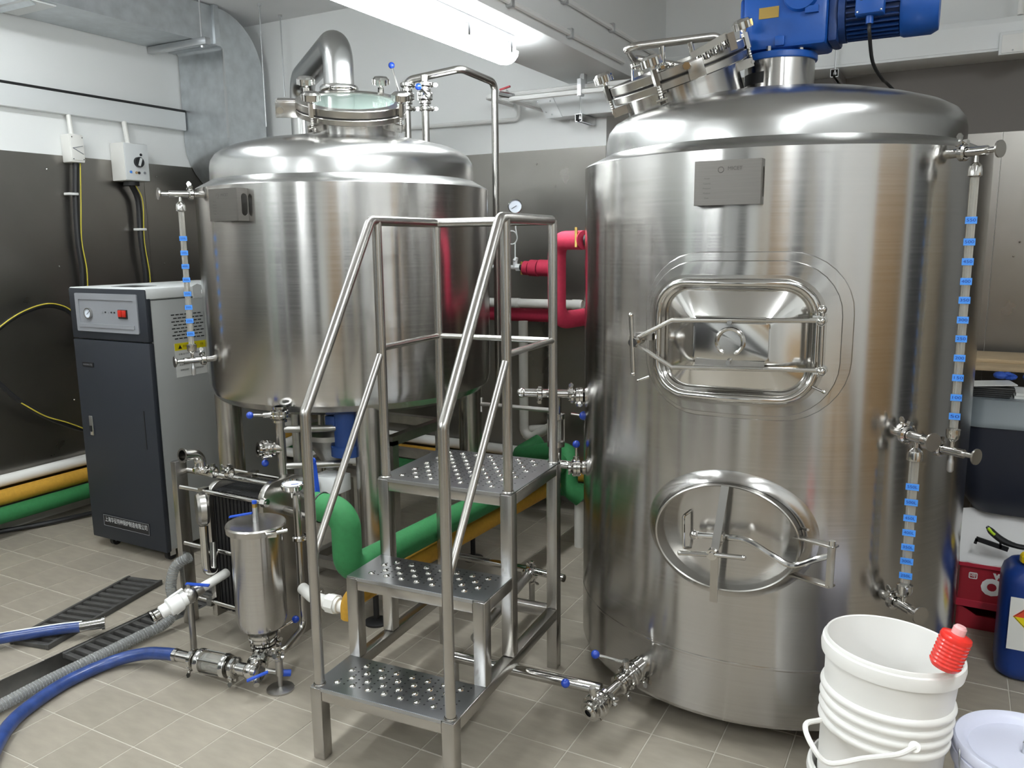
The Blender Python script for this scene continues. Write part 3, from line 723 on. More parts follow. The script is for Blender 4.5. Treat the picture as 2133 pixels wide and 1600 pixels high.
pa, pb = H(1713, 645, .02), H(1707, 785, .02); part(k2, 'hatch_hinge', MB().cyl(pa, pb, .007, n=12).box(H(1708, 660, -.01), (.03, .07, .012), (u, n, Z_)).box(H(1708, 772, -.01), (.03, .07, .012), (u, n, Z_)).sph(pa, .012), 'steel_polished')
for qa, qb in (((1352, 785), (1330, 793)), ((1692, 806), (1716, 817))):
    a, b = H(*qa, -.01), H(*qb, .0); part(k2, 'stop_pin', MB().cyl(a, b, .0035, n=8).sph(b, .005, 8, 5), 'steel_polished')
# -- oval manway
O, n, u = local(T2, -8, R2, .677)
mc = UVv(H(1510, 1122, .04)); Dm = O+u*mc[0]+Z_*mc[1]
A_, B_ = .207, .160
mb = MB()
mb.lathe([(1.0, -.12), (1.0, .040), (.985, .0425), (.965, .040), (.955, -.12)], Dm, n, 80, su=A_, sv=B_, u=u)
part(k2, 'manway_collar', mb, 'steel_satin')
O_ = O; mb = MB()
ell = lambda s, w=None: [Dm+u*(A_*s*math.cos(2*PI*k/80))+Z_*(B_*s*math.sin(2*PI*k/80)) for k in range(80)]
def drop(p, e):
    a = (p-O).dot(u); q = p-n*((p-O).dot(n)); return q+n*(math.sqrt(max(R2*R2-a*a, 0))-R2+e)
mb.loft([[drop(p, .0005) for p in ell(1.20)], [drop(p, .006) for p in ell(1.06)], [drop(p, .02) for p in ell(1.005)]])
part(k2, 'collar_fillet', mb, 'steel_shell', ang=60)
md_ = part(k2, 'manway_door', MB().lathe([(0, .002), (.3, -.004), (.62, -.016), (.85, -.028), (.9, -.032)], Dm-n*.004, n, 64, su=A_, sv=B_, u=u), 'steel_shell', 'dished oval manway door', ang=60)
part(md_, 'gasket', MB().lathe([(.84, -.034), (.9, -.030), (.95, -.038), (.95, -.05)], Dm-n*.004, n, 64, su=A_, sv=B_, u=u), 'rubber_black')
part(k2, 'manway_yoke', MB().bar(H(1511, 1012, .048), H(1489, 1145, .085), .007, .022, u).bar(H(1489, 1145, .085), H(1486, 1253, .05), .007, .022, u), 'steel_satin')
hb2 = H(1483, 1155, .10); hw = part(k2, 'manway_hub', MB().cyl(hb2-n*.09, hb2+n*.012, .009, n=14).cyl(hb2-n*.02, hb2+n*.006, .0155, n=18), 'steel_polished')
for q in ((1416, 1152), (1549, 1162)):
    e = H(*q, .105); part(hw, 'handle_bar', MB().cyl(hb2, e, .0068, n=12).sph(e, .0075, 10, 6), 'steel_polished')
arm = smooth([H(1446, 1114, .035), H(1500, 1118, .045), H(1555, 1126, .06), H(1605, 1155, .075), H(1650, 1178, .08), H(1700, 1165, .085), H(1727, 1158, .085)], 6)
part(k2, 'swing_arm', MB().tube(arm, .0085, 10).sph(arm[0], .014, 12, 8).cyl(H(1446, 1114, .035), H(1455, 1115, .035), .012, n=6), 'steel_polished')
part(k2, 'arm_clamp', MB().box(H(1497, 1119, .05), (.03, .03, .03), (u, n, Z_)), 'steel_satin', bevel=.003)
hp, hq = H(1733, 1137, .085), H(1727, 1222, .085)
hb3 = part(k2, 'manway_hinge', MB().bar(hp, hq, .02, .02, u).bar(H(1657, 1118, .03), H(1742, 1140, .085), .03, .006).bar(H(1650, 1196, .02), H(1733, 1222, .085), .03, .006), 'steel_satin', bevel=.001)
part(hb3, 'hinge_pin', MB().cyl(hp-Z_*.004, hp+Z_*.014, .009, n=14), 'steel_polished')
part(md_, 'grab_handle', MB().tube(fil([H(1441, 1062, -.015), H(1424, 1075, .02), H(1424, 1142, .02), H(1441, 1140, -.015)], .01), .0045, 8), 'steel_polished')
part(k2, 'stop_pin', MB().cyl(drop(H(1662, 1106), 0), H(1683, 1104, .02), .004, n=8), 'steel_satin')
# -- nameplate
nb, nu = radial(T2, -10.6), Z_.cross(radial(T2, -10.6)); o_ = onpl(1515, 380, pol(T2, -10.6, R2+.03, 1.68), nb)-nb*.03
np2 = plate(k2, o_, nb, nu, .178, .118, .03)
text(np2, 'MICET', o_+nb*.032+Z_*.036+nu*.02, nu, Z_, .014, 'ink_etch'); part(np2, 'emblem', MB().tor(o_+nb*.0316+Z_*.034-nu*.018, nb, .0075, .0008, 20, 4), 'ink_etch')
for k in range(5): text(np2, ['Model', 'Capacity', 'Pressure', 'Medium', 'Date'][k], o_+nb*.032+Z_*(.012-k*.013)-nu*.055, nu, Z_, .006, 'ink_etch')
# -- inclined top manhole
ta = math.radians(15.8)
c2 = at(1410, 147, 2.66)
vd = (c2-CAM).normalized()
a2 = (UP*math.cos(ta)-RT*math.sin(ta)); a2 = (a2-vd*(a2.dot(vd))-vd*.035).normalized()
e2 = vd.cross(a2).normalized(); e2 = e2 if e2.dot(RT) > 0 else -e2
g2 = a2.cross(e2); g2 = g2 if g2.dot(vd) < 0 else -g2       # towards the camera
part(k2, 'manhole_neck', MB().lathe([(.187, -.26), (.187, -.03), (.181, -.03)], c2, a2, 64), 'steel_shell')
part(k2, 'manhole_flange', MB().lathe([(.181, -.036), (.219, -.036), (.222, -.033), (.222, -.014), (.219, -.011), (.181, -.011)], c2, a2, 64), 'steel_satin')
part(k2, 'manhole_gasket', MB().lathe([(.181, -.011), (.215, -.011), (.215, -.005), (.181, -.005)], c2, a2, 64), 'rubber_black')
lid2 = part(k2, 'manhole_lid', MB().lathe([(0, -.005), (.219, -.005), (.222, -.002), (.222, .020), (.219, .023), (.187, .023), (.185, .012), (0, .012)], c2, a2, 64), 'steel_satin')
for ang in (180, 254, 6, 120):
    a = math.radians(ang); d = e2*math.cos(a)+g2*-math.sin(a); s_ = a2.cross(d)
    bs = c2+d*.233-a2*.058
    br = part(k2, 'lug', MB().box(c2+d*.21-a2*.058+s_*.011, (.05, .004, .028), (d, s_, a2)).box(c2+d*.21-a2*.058-s_*.011, (.05, .004, .028), (d, s_, a2)), 'steel_satin')
    part(br, 'pin', MB().cyl(bs-s_*.018, bs+s_*.018, .005, n=10), 'steel_polished')
    star_knob(k2, bs, a2, .116, .033)
# spring hinge at the front right of the lid
s0 = c2+e2*.05+g2*.205+a2*.012; s1_ = c2+e2*.165+g2*.19+a2*.03
sh = part(k2, 'spring_hinge', MB().box(c2+e2*.055+g2*.215-a2*.008, (.05, .035, .055), (e2, g2, a2)), 'steel_satin', bevel=.003)
part(sh, 'spring', MB().tube([s0+(s1_-s0)*(k/120)+(a2*math.cos(k*2*PI/8)+g2*math.sin(k*2*PI/8))*.011 for k in range(121)], .0028, 5), 'steel_polished')
part(sh, 'hinge_bolt', MB().cyl(s0-e2*.02+g2*.02, s0-e2*.02+g2*.045, .012, n=6), 'steel_polished')
part(sh, 'hinge_arm', MB().bar(s0+a2*.02, s1_+a2*.02, .012, .02, a2).box(s1_+e2*.01, (.02, .04, .05), (e2, g2, a2)), 'steel_satin')
# tubular rinse pipe on the lid
tp = [at(1508, 128, 2.55), at(1503, 74, 2.55), at(1303, 99, 2.55), at(1318, 122, 2.72), at(1420, 138, 2.76)]
rp = part(k2, 'rinse_pipe', MB().tube(fil(tp, .03, 8), .0125, 14), 'steel_satin')
for q, e in (((1379, 96), (1381, 140)), ((1437, 88), (1446, 128))):
    a, b = at(*q, 2.55), at(*e, 2.57); part(rp, 'stub', MB().cyl(a, b, .009, n=12).cyl(b, b-a2*.02, .013, n=12), 'steel_polished'); clamp(rp, b, a2, .011, g2)
part(lid2, 'lift_handle', MB().tube(fil([at(1318, 168, 2.72), at(1317, 140, 2.72), at(1352, 128, 2.7), at(1356, 150, 2.7)], .012), .004, 8), 'steel_polished')
# motor stool on the dome
part(k2, 'motor_stool', MB().lathe([(.112, 1.97), (.112, 2.103), (.100, 2.103), (.100, 1.97)], (*T2, 0), Z_, 64), 'steel_shell')
sl = radial(T2, -62); part(k2, 'stool_slot', MB().lathe([(.1127, 2.03), (.1127, 2.065)], (*T2, 0), Z_, 20, a0=math.radians(-66), a1=math.radians(-14)), 'rubber_black')

lab = [(tz(T2, 45, .072, R2, y), s) for y, s in zip((459, 504, 545, 586, 625, 666, 705, 745, 786, 827, 866), ('550', '500', '450', '400', '350', '300', '250', '200', '150', '100', '50'))]
sight_gauge(T2, 45, R2, tz(T2, 45, .06, R2, 316), tz(T2, 45, .06, R2, 938), .125, .135, .072, lab, 'long glass level gauge with eleven blue tape marks on the mash tun')
lab = [(tz(T2, 34, .07, R2, y), s) for y, s in zip((1012, 1044, 1077, 1107, 1137, 1166, 1196), ('550L', '500L', '450L', '400L', '350L', '300L', '250L'))]
sight_gauge(T2, 34, R2, tz(T2, 34, .05, R2, 908), tz(T2, 34, .05, R2, 1256), .12, .125, .07, lab, 'short glass level gauge with seven blue tape marks low on the mash tun', drain=False, lw=.033, r=.0125)

# ================================================================ BLUE GEARMOTOR
gy = T2[1]; gx = T2[0]
gm = thing('gearmotor', 'blue gearmotor lying sideways on top of the mash tun', 'motor', (gx, gy, 2.128))
part(gm, 'mounting_flange', MB().lathe([(0, 2.128), (.117, 2.128), (.119, 2.131), (.119, 2.146), (.117, 2.149), (.085, 2.150), (.06, 2.19), (0, 2.19)], (gx, gy, 0), Z_, 48), 'motor_blue')
for k in range(6):
    a = 2*PI*k/6+.35; part(gm, 'bolt', MB().hexn((gx+.1*math.cos(a), gy+.1*math.sin(a), 2.158), Z_, .009, .016), 'steel_polished')
gb = part(gm, 'gearbox', MB().bx(gx-.105, gx+.155, gy-.09, gy+.09, 2.158, 2.36), 'motor_blue', bevel=.014)
part(gb, 'side_cover', MB().prism(rrect(.15, .14, .02), (gx-.105, gy, 2.26), Y_, Z_, -.012, .0), 'motor_blue', bevel=.003)
part(gb, 'front_boss', MB().lathe([(.055, 0), (.050, .018), (0, .018)], (gx+.075, gy-.09, 2.315), -Y_, 36).box((gx+.11, gy-.097, 2.262), (.04, .014, .02)), 'motor_blue')
part(gb, 'drain_lug', MB().bx(gx+.0, gx+.03, gy-.1, gy-.088, 2.165, 2.195), 'motor_blue', bevel=.003)
q0 = ony(1571, 27, gy-.091); q1 = ony(1633, 22, gy-.091)
part(gb, 'rating_plate', MB().box((q0+q1)/2+V((0, 0, .022)), (.062, .002, .034)), 'brass', 'small brass rating plate')
part(gb, 'adapter_flange', MB().bx(gx+.155, gx+.185, gy-.075, gy+.075, 2.165, 2.345), 'motor_dark', bevel=.01).name
mz = 2.258
mt = part(gm, 'motor_body', MB().cyl((gx+.185, gy, mz), (gx+.36, gy, mz), .068, n=36).cyl((gx+.185, gy, mz), (gx+.205, gy, mz), .088, n=36), 'motor_dark')
fins = MB()
for k in range(30):
    a = 2*PI*k/30; d = V((0, math.cos(a), math.sin(a))); fins.box(V((gx+.283, gy, mz))+d*.075, (.15, .004, .022), (X_, X_.cross(d), d))
part(mt, 'cooling_fins', fins, 'motor_dark')
part(gm, 'fan_cover', MB().lathe([(.086, 0), (.091, .01), (.091, .085), (.080, .105), (0, .107)], (gx+.36, gy, mz), X_, 44), 'motor_blue')
dk = ony(1910, 8, gy-.089); part(gm, 'green_sticker', MB().cyl(V((dk.x, gy-.083, 2.287)), V((dk.x, gy-.0875, 2.290)), .011, n=20), 'foam_green')
jx = ony(1811, 20, gy-.12).x
jbx = part(gm, 'terminal_box', MB().box((jx, gy-.098, 2.262), (.082, .045, .085)), 'motor_blue', bevel=.006)
part(jbx, 'terminal_lid', MB().box((jx, gy-.122, 2.262), (.078, .006, .08)), 'motor_blue', bevel=.003)
for a in (-1, 1):
    for b in (-1, 1): part(jbx, 'screw', MB().sph((jx+a*.033, gy-.126, 2.262+b*.034), .0035, 8, 5), 'zinc')
text(jbx, '24 1151', V((jx, gy-.1255, 2.247+.018)), X_, Z_, .017, 'ink_black')
part(jbx, 'cable_gland', MB().cyl((jx-.0, gy-.098, 2.22), (jx-.0, gy-.098, 2.197), .011, n=12), 'motor_blue')
gm.location.z -= .025
cg = V((jx, gy-.098, 2.173))
single('motor_cable', MB().tube(smooth([cg, cg+V((.002, 0, -.03)), ony(1818, 130, gy-.02), ony(1838, 165, gy+.12), ony(1852, 178, gy+.3), V((-.13, gy+.42, 1.93))], 8), .0055, 8), 'rubber_black', 'black cable hanging from the blue motor behind the mash tun dome', 'cable')

# ================================================================ STEP LADDER
LX, LY, LT = -1.596, 1.665, .066
LWd, LD, D2, D3, Z1, Z2, Z3 = .486, .808, .199, .392, .234, .501, .768
lu, lv = V((math.cos(LT), math.sin(LT), 0)), V((-math.sin(LT), math.cos(LT), 0))
def LW(s, t, z): return V((LX, LY, 0))+lu*s+lv*t+Z_*z
sl_ = thing('step_ladder', 'three-tread stainless steel step ladder with tubular handrails between the tanks', 'ladder', LW(LWd/2, LD/2, 0))
lax = (lu, lv, Z_); q_ = .04
def lbox(s0, s1, t0, t1, z0, z1): return MB().box(LW((s0+s1)/2, (t0+t1)/2, (z0+z1)/2), (s1-s0, t1-t0, z1-z0), lax)
W_ = LWd
for s in (0, W_-q_):
    part(sl_, 'leg', lbox(s, s+q_, 0, q_, 0, Z1-.002), 'steel_satin', bevel=.003)
    part(sl_, 'leg', lbox(s, s+q_, LD-q_, LD, 0, Z3-.002), 'steel_satin', bevel=.003)
    part(sl_, 'upright', lbox(s, s+q_, D2, D2+q_, Z1, Z2-.002), 'steel_satin', bevel=.003)
    part(sl_, 'upright', lbox(s, s+q_, D3, D3+q_, Z1, Z3-.002), 'steel_satin', bevel=.003)
    part(sl_, 'side_rail', lbox(s, s+q_, q_, LD-q_, Z1-q_, Z1-.001), 'steel_satin', bevel=.003)
    part(sl_, 'side_rail', lbox(s, s+q_, D2+q_, D3, Z2-q_, Z2-.001), 'steel_satin', bevel=.003)
    part(sl_, 'side_rail', lbox(s, s+q_, D3+q_, LD-q_, Z3-q_, Z3-.001), 'steel_satin', bevel=.003)
for t0, z in ((0, Z1), (D2, Z2), (D3, Z3), (LD-q_, Z3), (LD-q_, Z1)):
    part(sl_, 'cross_rail', lbox(q_, W_-q_, t0+.001, t0+q_-.001, z-q_, z-.001), 'steel_satin', bevel=.003)
def tread(t0, t1, z, rows, cols, seed):
    p = part(sl_, 'tread', lbox(.002, W_-.002, t0+.003, t1, z-.001, z+.002).box(LW(W_/2, t0+.0015, z-.004), (W_-.08, .002, .010), lax), 'steel_tread', 'perforated steel tread')
    bm_, hm = MB(), MB()
    ds = (W_-.10)/cols; dt = (t1-t0-.05)/rows
    for i in range(rows):
        for j in range(cols):
            s = .05+ds*(j+.5)+(ds*.25 if i % 2 else -ds*.25); t_ = t0+.03+dt*(i+.5)
            bm_.lathe([(.0105, 0), (.009, .0030), (.005, .0052), (0, .0058)], LW(s, t_, z+.002), Z_, 9)
            for a, b in ((.5, 0), (.5, .5), (0, .5)): hm.lathe([(.0036, .0005), (0, .0006)], LW(s+ds*a*.9, t_+dt*b, z+.002), Z_, 6)
    part(p, 'grip_bumps', bm_, 'steel_polished', kind='stuff'); part(p, 'drain_holes', hm, 'rubber_black', kind='stuff')
tread(0, D2+.0, Z1, 4, 7, 1); tread(D2, D3, Z2, 4, 7, 2); tread(D3, LD, Z3, 9, 7, 3)
rr_ = .0155; zt_ = 1.598; zk = 1.06
for s in (.021, W_-.021):
    part(sl_, 'handrail', MB().tube(fil([LW(s, .021, Z1), LW(s, .021, zk), LW(s, D3-.012, zt_), LW(s, D3+.06, zt_)], .028, 8), rr_, 18).lathe([(rr_, .0), (rr_+.004, .001), (rr_+.002, .005)], LW(s, .021, Z1+.002), Z_, 18), 'steel_satin')
    part(sl_, 'rail_post', MB().cyl(LW(s, D3+.021, Z3), LW(s, D3+.021, zt_), rr_, n=18).lathe([(rr_, 0), (rr_+.004, .001), (rr_+.002, .005)], LW(s, D3+.021, Z3+.002), Z_, 18), 'steel_satin')
    part(sl_, 'rail_post', MB().cyl(LW(s, LD-.021, Z3), LW(s, LD-.021, zt_), rr_, n=18).lathe([(rr_, 0), (rr_+.004, .001), (rr_+.002, .005)], LW(s, LD-.021, Z3+.002), Z_, 18), 'steel_satin')
    part(sl_, 'lower_rail', MB().cyl(LW(s, .03, .640), LW(s, D3+.012, 1.175), .0115, n=14), 'steel_satin')
    part(sl_, 'mid_rail', MB().cyl(LW(s, D3+.02, 1.197), LW(s, LD-.02, 1.197), .0105, n=14), 'steel_satin')
part(sl_, 'guard_rail', MB().tube(fil([LW(.021, D3+.02, zt_), LW(.021, LD-.021, zt_), LW(W_-.021, LD-.021, zt_), LW(W_-.021, D3+.02, zt_)], .02, 6), rr_+.0004, 18), 'steel_satin')
part(sl_, 'mid_rail', MB().cyl(LW(.03, LD-.021, 1.197), LW(W_-.03, LD-.021, 1.197), .0105, n=14), 'steel_satin')

# ================================================================ STEAM GENERATOR
SX0, SX1, SY0, SZ0, SZ1 = -3.833, -3.275, 2.50, .062, 1.335
SY1 = onx(578, 900, SX1).y; SYM = 2.83
sg = thing('steam_generator', 'tall dark-fronted electric steam generator cabinet on casters by the left wall', 'boiler', ((SX0+SX1)/2, (SY0+SY1)/2, 0))
part(sg, 'cabinet', MB().bx(SX0, SX1, SY0+.03, SY1, SZ0, SZ1-.05), 'boiler_grey', bevel=.004)
tp_ = part(sg, 'top_cover', MB().bx(SX0-.002, SX1+.002, SY0+.005, SY1+.002, SZ1-.05, SZ1), 'boiler_light', 'pale top cover', bevel=.005)
part(tp_, 'top_recess', MB().bx(SX0+.2, SX0+.38, SY0+.09, SYM-.12, SZ1-.001, SZ1+.001), 'rubber_black')
part(sg, 'corner_bracket', MB().prism([(0, 0), (.09, 0), (.09, .05), (.03, .07), (0, .06)], (SX1+.003, SYM-.06, SZ1-.06), Y_, Z_, -.003, 0).box((SX1+.003, SYM+.0, SZ1-.03), (.006, .015, .018)), 'boiler_light')
part(sg, 'front_upper_panel', MB().bx(SX0-.003, SX1+.001, SY0, SY0+.03, 1.085, SZ1-.004), 'boiler_dark', bevel=.006)
fd = part(sg, 'front_door', MB().bx(SX0-.003, SX1+.001, SY0, SY0+.03, SZ0-.01, 1.08), 'boiler_dark', bevel=.006)
def G(px, py, d=0): return ony(px, py, SY0-d)
a, b = G(160, 612), G(288, 692); zz = 1.215
wp, hp_ = .455, .185; pc = V(((a.x+b.x)/2, SY0, zz))
cp = part(sg, 'control_panel', MB().ring(rrect(wp-.05, hp_-.06, .004, 3), rrect(wp, hp_, .006, 3), pc, X_, Z_, 0, .006).prism(rrect(wp-.05, hp_-.06, .004, 3), pc, X_, Z_, 0, .001).bar(pc+V((-wp/2+.025, -.004, -hp_/2+.03)), pc+V((wp/2-.025, -.004, -hp_/2+.03)), .012, .018), 'panel_grey', 'grey recessed control panel')
gp = pc+V((-.13, -.002, -.004))
gg = part(cp, 'pressure_gauge', MB().lathe([(.026, 0), (.026, .012), (.022, .012), (.022, .006), (0, .006)], gp, -Y_, 24), 'steel_polished'); 
part(cp, 'gauge_dial', MB().cyl(gp+V((0, -.0062, 0)), gp+V((0, -.0075, 0)), .0215, n=24), 'gauge_face'); part(cp, 'needle', MB().bar(gp+V((-.010, -.0085, -.006)), gp+V((.012, -.0085, .010)), .0015, .001, Y_), 'ink_black')
for k in range(5): part(cp, 'indicator_lamp', MB().cyl(pc+V((-.03+k*.022, 0, .004)), pc+V((-.03+k*.022, -.004, .004)), .004, n=10), 'ink_black' if k in (1, 3, 4) else 'panel_grey')
part(cp, 'switch_frame', MB().box(pc+V((.12, -.003, -.002)), (.062, .006, .042)), 'black_plastic')
for k in (-1, 1): part(cp, 'rocker_switch', MB().box(pc+V((.12+k*.0145, -.008, .001)), (.025, .008, .032)), 'red_switch', bevel=.002)
bd = G(181, 737, .002); bg_ = part(fd, 'maker_badge', MB().box((bd.x, SY0-.001, .955), (.085, .003, .022)), 'ink_black'); text(bg_, 'HUAZHENG 华征', (bd.x, SY0-.0028, .955), X_, Z_, .0125, 'panel_grey', wid=.07)
la = part(fd, 'latch', MB().box((G(190, 868).x, SY0-.003, .645), (.028, .006, .1)), 'zinc', bevel=.003); part(la, 'latch_button', MB().box((G(190, 868).x, SY0-.008, .63), (.012, .006, .03)), 'black_plastic')
part(fd, 'door_slot', MB().box((G(300, 862).x, SY0-.0005, .66), (.005, .003, .19)), 'ink_black')
nx = (G(216, 1090).x+G(315, 1110).x)/2; npl = part(fd, 'nameplate', MB().box((nx, SY0-.0015, .155), (.35, .003, .062)), 'ink_black', 'black company nameplate'); text(npl, '上海华征特种锅炉制造有限公司', (nx, SY0-.0032, .16), X_, Z_, .03, 'boiler_light', wid=.32)
part(npl, 'plate_border', MB().ring(rrect(.342, .054, .002, 2), rrect(.346, .058, .002, 2), (nx, SY0-.003, .155), X_, Z_, 0, .0005), 'panel_grey')
def S_(px, py): return onx(px, py, SX1+.001)
part(sg, 'seam', MB().bx(SX1-.001, SX1+.0015, SY0+.03, SY1-.005, SZ1-.056, SZ1-.0525), 'ink_black')
vn = MB(); n0 = 0
for r in range(8):
    for c in range(7):
        y = SY0+.135+c*.026+(.012 if r % 2 else 0); z = 1.20-r*.0165
        if y < SYM-.02: vn.bx(SX1-.001, SX1+.0012, y, y+.019, z, z+.005)
for r in range(7):
    for c in range(3): vn.bx(SX1-.001, SX1+.0012, SY0+.22+c*.026+(.012 if r % 2 else 0), SY0+.236+c*.026+(.012 if r % 2 else 0), .28-r*.016, .285-r*.016)
part(sg, 'vent_slots', vn, 'ink_black', kind='stuff')
wy0, wy1 = SY0+.14, SYM-.005
wl_ = part(sg, 'warning_label', MB().bx(SX1+.0012, SX1+.002, wy0, wy1, .90, 1.065), 'label_white', 'white warning label with a yellow band')
part(wl_, 'yellow_band', MB().bx(SX1+.002, SX1+.0026, wy0, wy1, 1.03, 1.065), 'label_yellow')
for k in (0, 1):
    y = wy0+.02+k*.09; part(wl_, 'warning_triangle', MB().prism([(0, 0), (.022, 0), (.011, .02)], (SX1+.0027, y, 1.037), Y_, Z_, 0, .0004), 'ink_black')
    text(wl_, '安全警示' if k == 0 else '注意', (SX1+.0027, y+.05, 1.047), Y_, Z_, .014, 'brass', wid=.045 if k == 0 else .02)
    for j in range(4): text(wl_, ['设备运行时', '请勿打开侧门', '高温高压危险', '定期检查维护'][j], (SX1+.0021, y+.03, 1.01-j*.026), Y_, Z_, .010, 'ink_black', wid=.06-.01*(j % 2))
for cx, cy in ((SX0+.09, SY0+.06), (SX1-.04, SY0+.05), (SX0+.09, SY1-.05), (SX1-.04, SY1-.05)):
    cs = part(sg, 'caster', MB().cyl((cx-.011, cy, .026), (cx+.011, cy, .026), .026, n=22), 'rubber_black')
    part(cs, 'fork', MB().bx(cx-.016, cx-.013, cy-.012, cy+.02, .022, .055).bx(cx+.013, cx+.016, cy-.012, cy+.02, .022, .055).bx(cx-.028, cx+.028, cy-.03, cy+.03, .054, .06), 'zinc')

# ================================================================ SWITCH BOXES AND CABLES ON THE LEFT WALL
def wallbox(px, py, w, h, d, z=None): p = onx(px, py, XL+.005+d); return V((XL+.005+d/2, p.y, p.z))
c = onx(161, 309, XL+.085); c.x = XL+.045
iso = thing('isolator_switch', 'small white isolator switch box high on the left wall', 'switch', (XL+.01, c.y, c.z-.07))
part(iso, 'housing', MB().box(c, (.08, .085, .155)), 'pvc_white', bevel=.006)
part(iso, 'cover', MB().box(c+V((.042, 0, .003)), (.006, .078, .14)), 'pvc_white', bevel=.003)
for s in (1, -1): part(iso, 'lever_groove', MB().bar(c+V((.046, -.03, -.0)), c+V((.046, .03, s*.022-.008)), .003, .006, X_), 'panel_grey')
for a in (-1, 1):
    for b in (-1, 1): part(iso, 'screw', MB().sph(c+V((.046, a*.031, b*.06)), .003, 8, 5), 'ink_black')
single('conduit', MB().cyl(c+Z_*.075, V((c.x-.01, c.y, 2.268)), .013, n=10), 'pvc_white', 'short white conduit above the small isolator switch', 'conduit', group='conduit stubs on the left wall')
c2_ = onx(285, 338, XL+.13); c2_.x = XL+.065
cb_ = thing('control_box', 'grey-white control box with a black rotary knob on the left wall', 'control box', (XL+.01, c2_.y, c2_.z-.11))
part(cb_, 'housing', MB().box(c2_, (.12, .165, .22)), 'pvc_white', bevel=.005); part(cb_, 'door', MB().box(c2_+V((.064, 0, 0)), (.01, .16, .215)), 'boiler_light', bevel=.003)
kc = c2_+V((.07, .005, -.0)); kn = part(cb_, 'rotary_knob', MB().cyl(kc, kc+V((.018, 0, 0)), .03, n=26), 'black_plastic', 'black rotary knob'); part(kn, 'pointer', MB().bar(kc+V((.021, -.008, -.022)), kc+V((.021, .008, .022)), .012, .008, X_), 'boiler_light')
for dy, dz, m_ in ((-.05, -.06, 'tape_blue'), (-.012, -.062, 'brown_panel'), (.006, -.062, 'ink_black'), (.045, -.06, 'panel_grey'), (.028, .045, 'ink_black')): part(cb_, 'indicator', MB().cyl(c2_+V((.068, dy, dz)), c2_+V((.073, dy, dz)), .008, n=12), m_)
part(cb_, 'cable_gland', MB().cyl(c2_+V((0, 0, -.11)), c2_+V((0, 0, -.135)), .045, n=16), 'rubber_black')
single('conduit', MB().cyl(c2_+Z_*.11, V((c2_.x-.02, c2_.y, 2.268)), .014, n=10), 'pvc_white', 'short white conduit above the control box with the knob', 'conduit', group='conduit stubs on the left wall')
for i, (src, x_, lb_) in enumerate(((c+V((0, .01, -.078)), XL+.045, 'black cable bundle with a yellow wire below the small isolator switch'), (c2_+V((0, 0, -.13)), XL+.05, 'black cable bundle with a yellow wire below the control box with the knob'))):
    pts = [(158, 420), (163, 500), (172, 560), (178, 640)] if i == 0 else [(288, 420), (294, 500), (304, 570), (310, 650)]
    ps = [V(src)]+[onx(*q, x_) for q in pts]; ps.append(ps[-1]+V((.15, .0, -.25)))
    t = thing('cable_bundle', lb_, 'cable', ps[-1], 'cable bundles on the left wall')
    part(t, 'cable', MB().tube(smooth(ps, 6), .017, 10), 'rubber_black'); part(t, 'earth_wire', MB().tube(smooth([p+V((.012, .018+.006*math.sin(k*2.1), 0)) for k, p in enumerate(ps)], 6), .0035, 6), 'wire_yellow')
    q = onx(145, 404, x_) if i == 0 else onx(289, 478, x_); part(t, 'cable_clip', MB().box(V((x_, q.y+.01, q.z)), (.05, .06, .014)), 'white_plastic', bevel=.003)
ps = [onx(*q, XL+.16) for q in ((-60, 740), (-10, 690), (40, 655), (90, 637), (125, 640), (150, 655), (175, 690))]
t = thing('cable_loop', 'big loop of black cable with a yellow wire beside the steam generator', 'cable', ps[0])
lo = [onx(*q, XL+.16) for q in ((190, 900), (140, 885), (90, 865), (40, 835), (5, 805), (-40, 760))]
part(t, 'cable', MB().tube(smooth(ps[::-1]+lo[::-1][1:], 6), .014, 8), 'rubber_black')
part(t, 'earth_wire', MB().tube(smooth([p+V((.016, 0, .010)) for p in ps], 6), .0035, 6).tube(smooth([p+V((.018, 0, .012*math.sin(i*1.7))) for i, p in enumerate(lo[:4])], 6), .0035, 6), 'wire_yellow')
ps = [onz(*q, .02) for q in ((-60, 1118), (0, 1107), (100, 1089), (195, 1068), (260, 1055))]
single('floor_cable', MB().tube(smooth(ps, 6), .013, 8), 'rubber_black', 'black cable along the floor below the green wall pipe', 'cable')

# ================================================================ PIPES ALONG THE WALLS
def wallpipe(x, z, r, m_, lb_, yb, xe):
    t = thing('wall_pipe', lb_, 'pipe', (x, 2, z), 'coloured pipes along the walls')
    part(t, 'tube', MB().tube(fil([(x, -2, z), (x, yb, z), (xe, yb, z)], .12, 8), r, 18), m_)
wallpipe(XL+.042, .285, .032, 'pvc_white', 'white pipe along the foot of the walls, topmost of three', YB-.042, -2.0)
wallpipe(XL+.09, .208, .042, 'foam_yellow', 'yellow insulated pipe along the foot of the walls, between white and green', YB-.09, -1.4)
wallpipe(XL+.135, .125, .044, 'foam_green', 'green insulated pipe along the foot of the walls, lowest of three', YB-.135, -1.25)
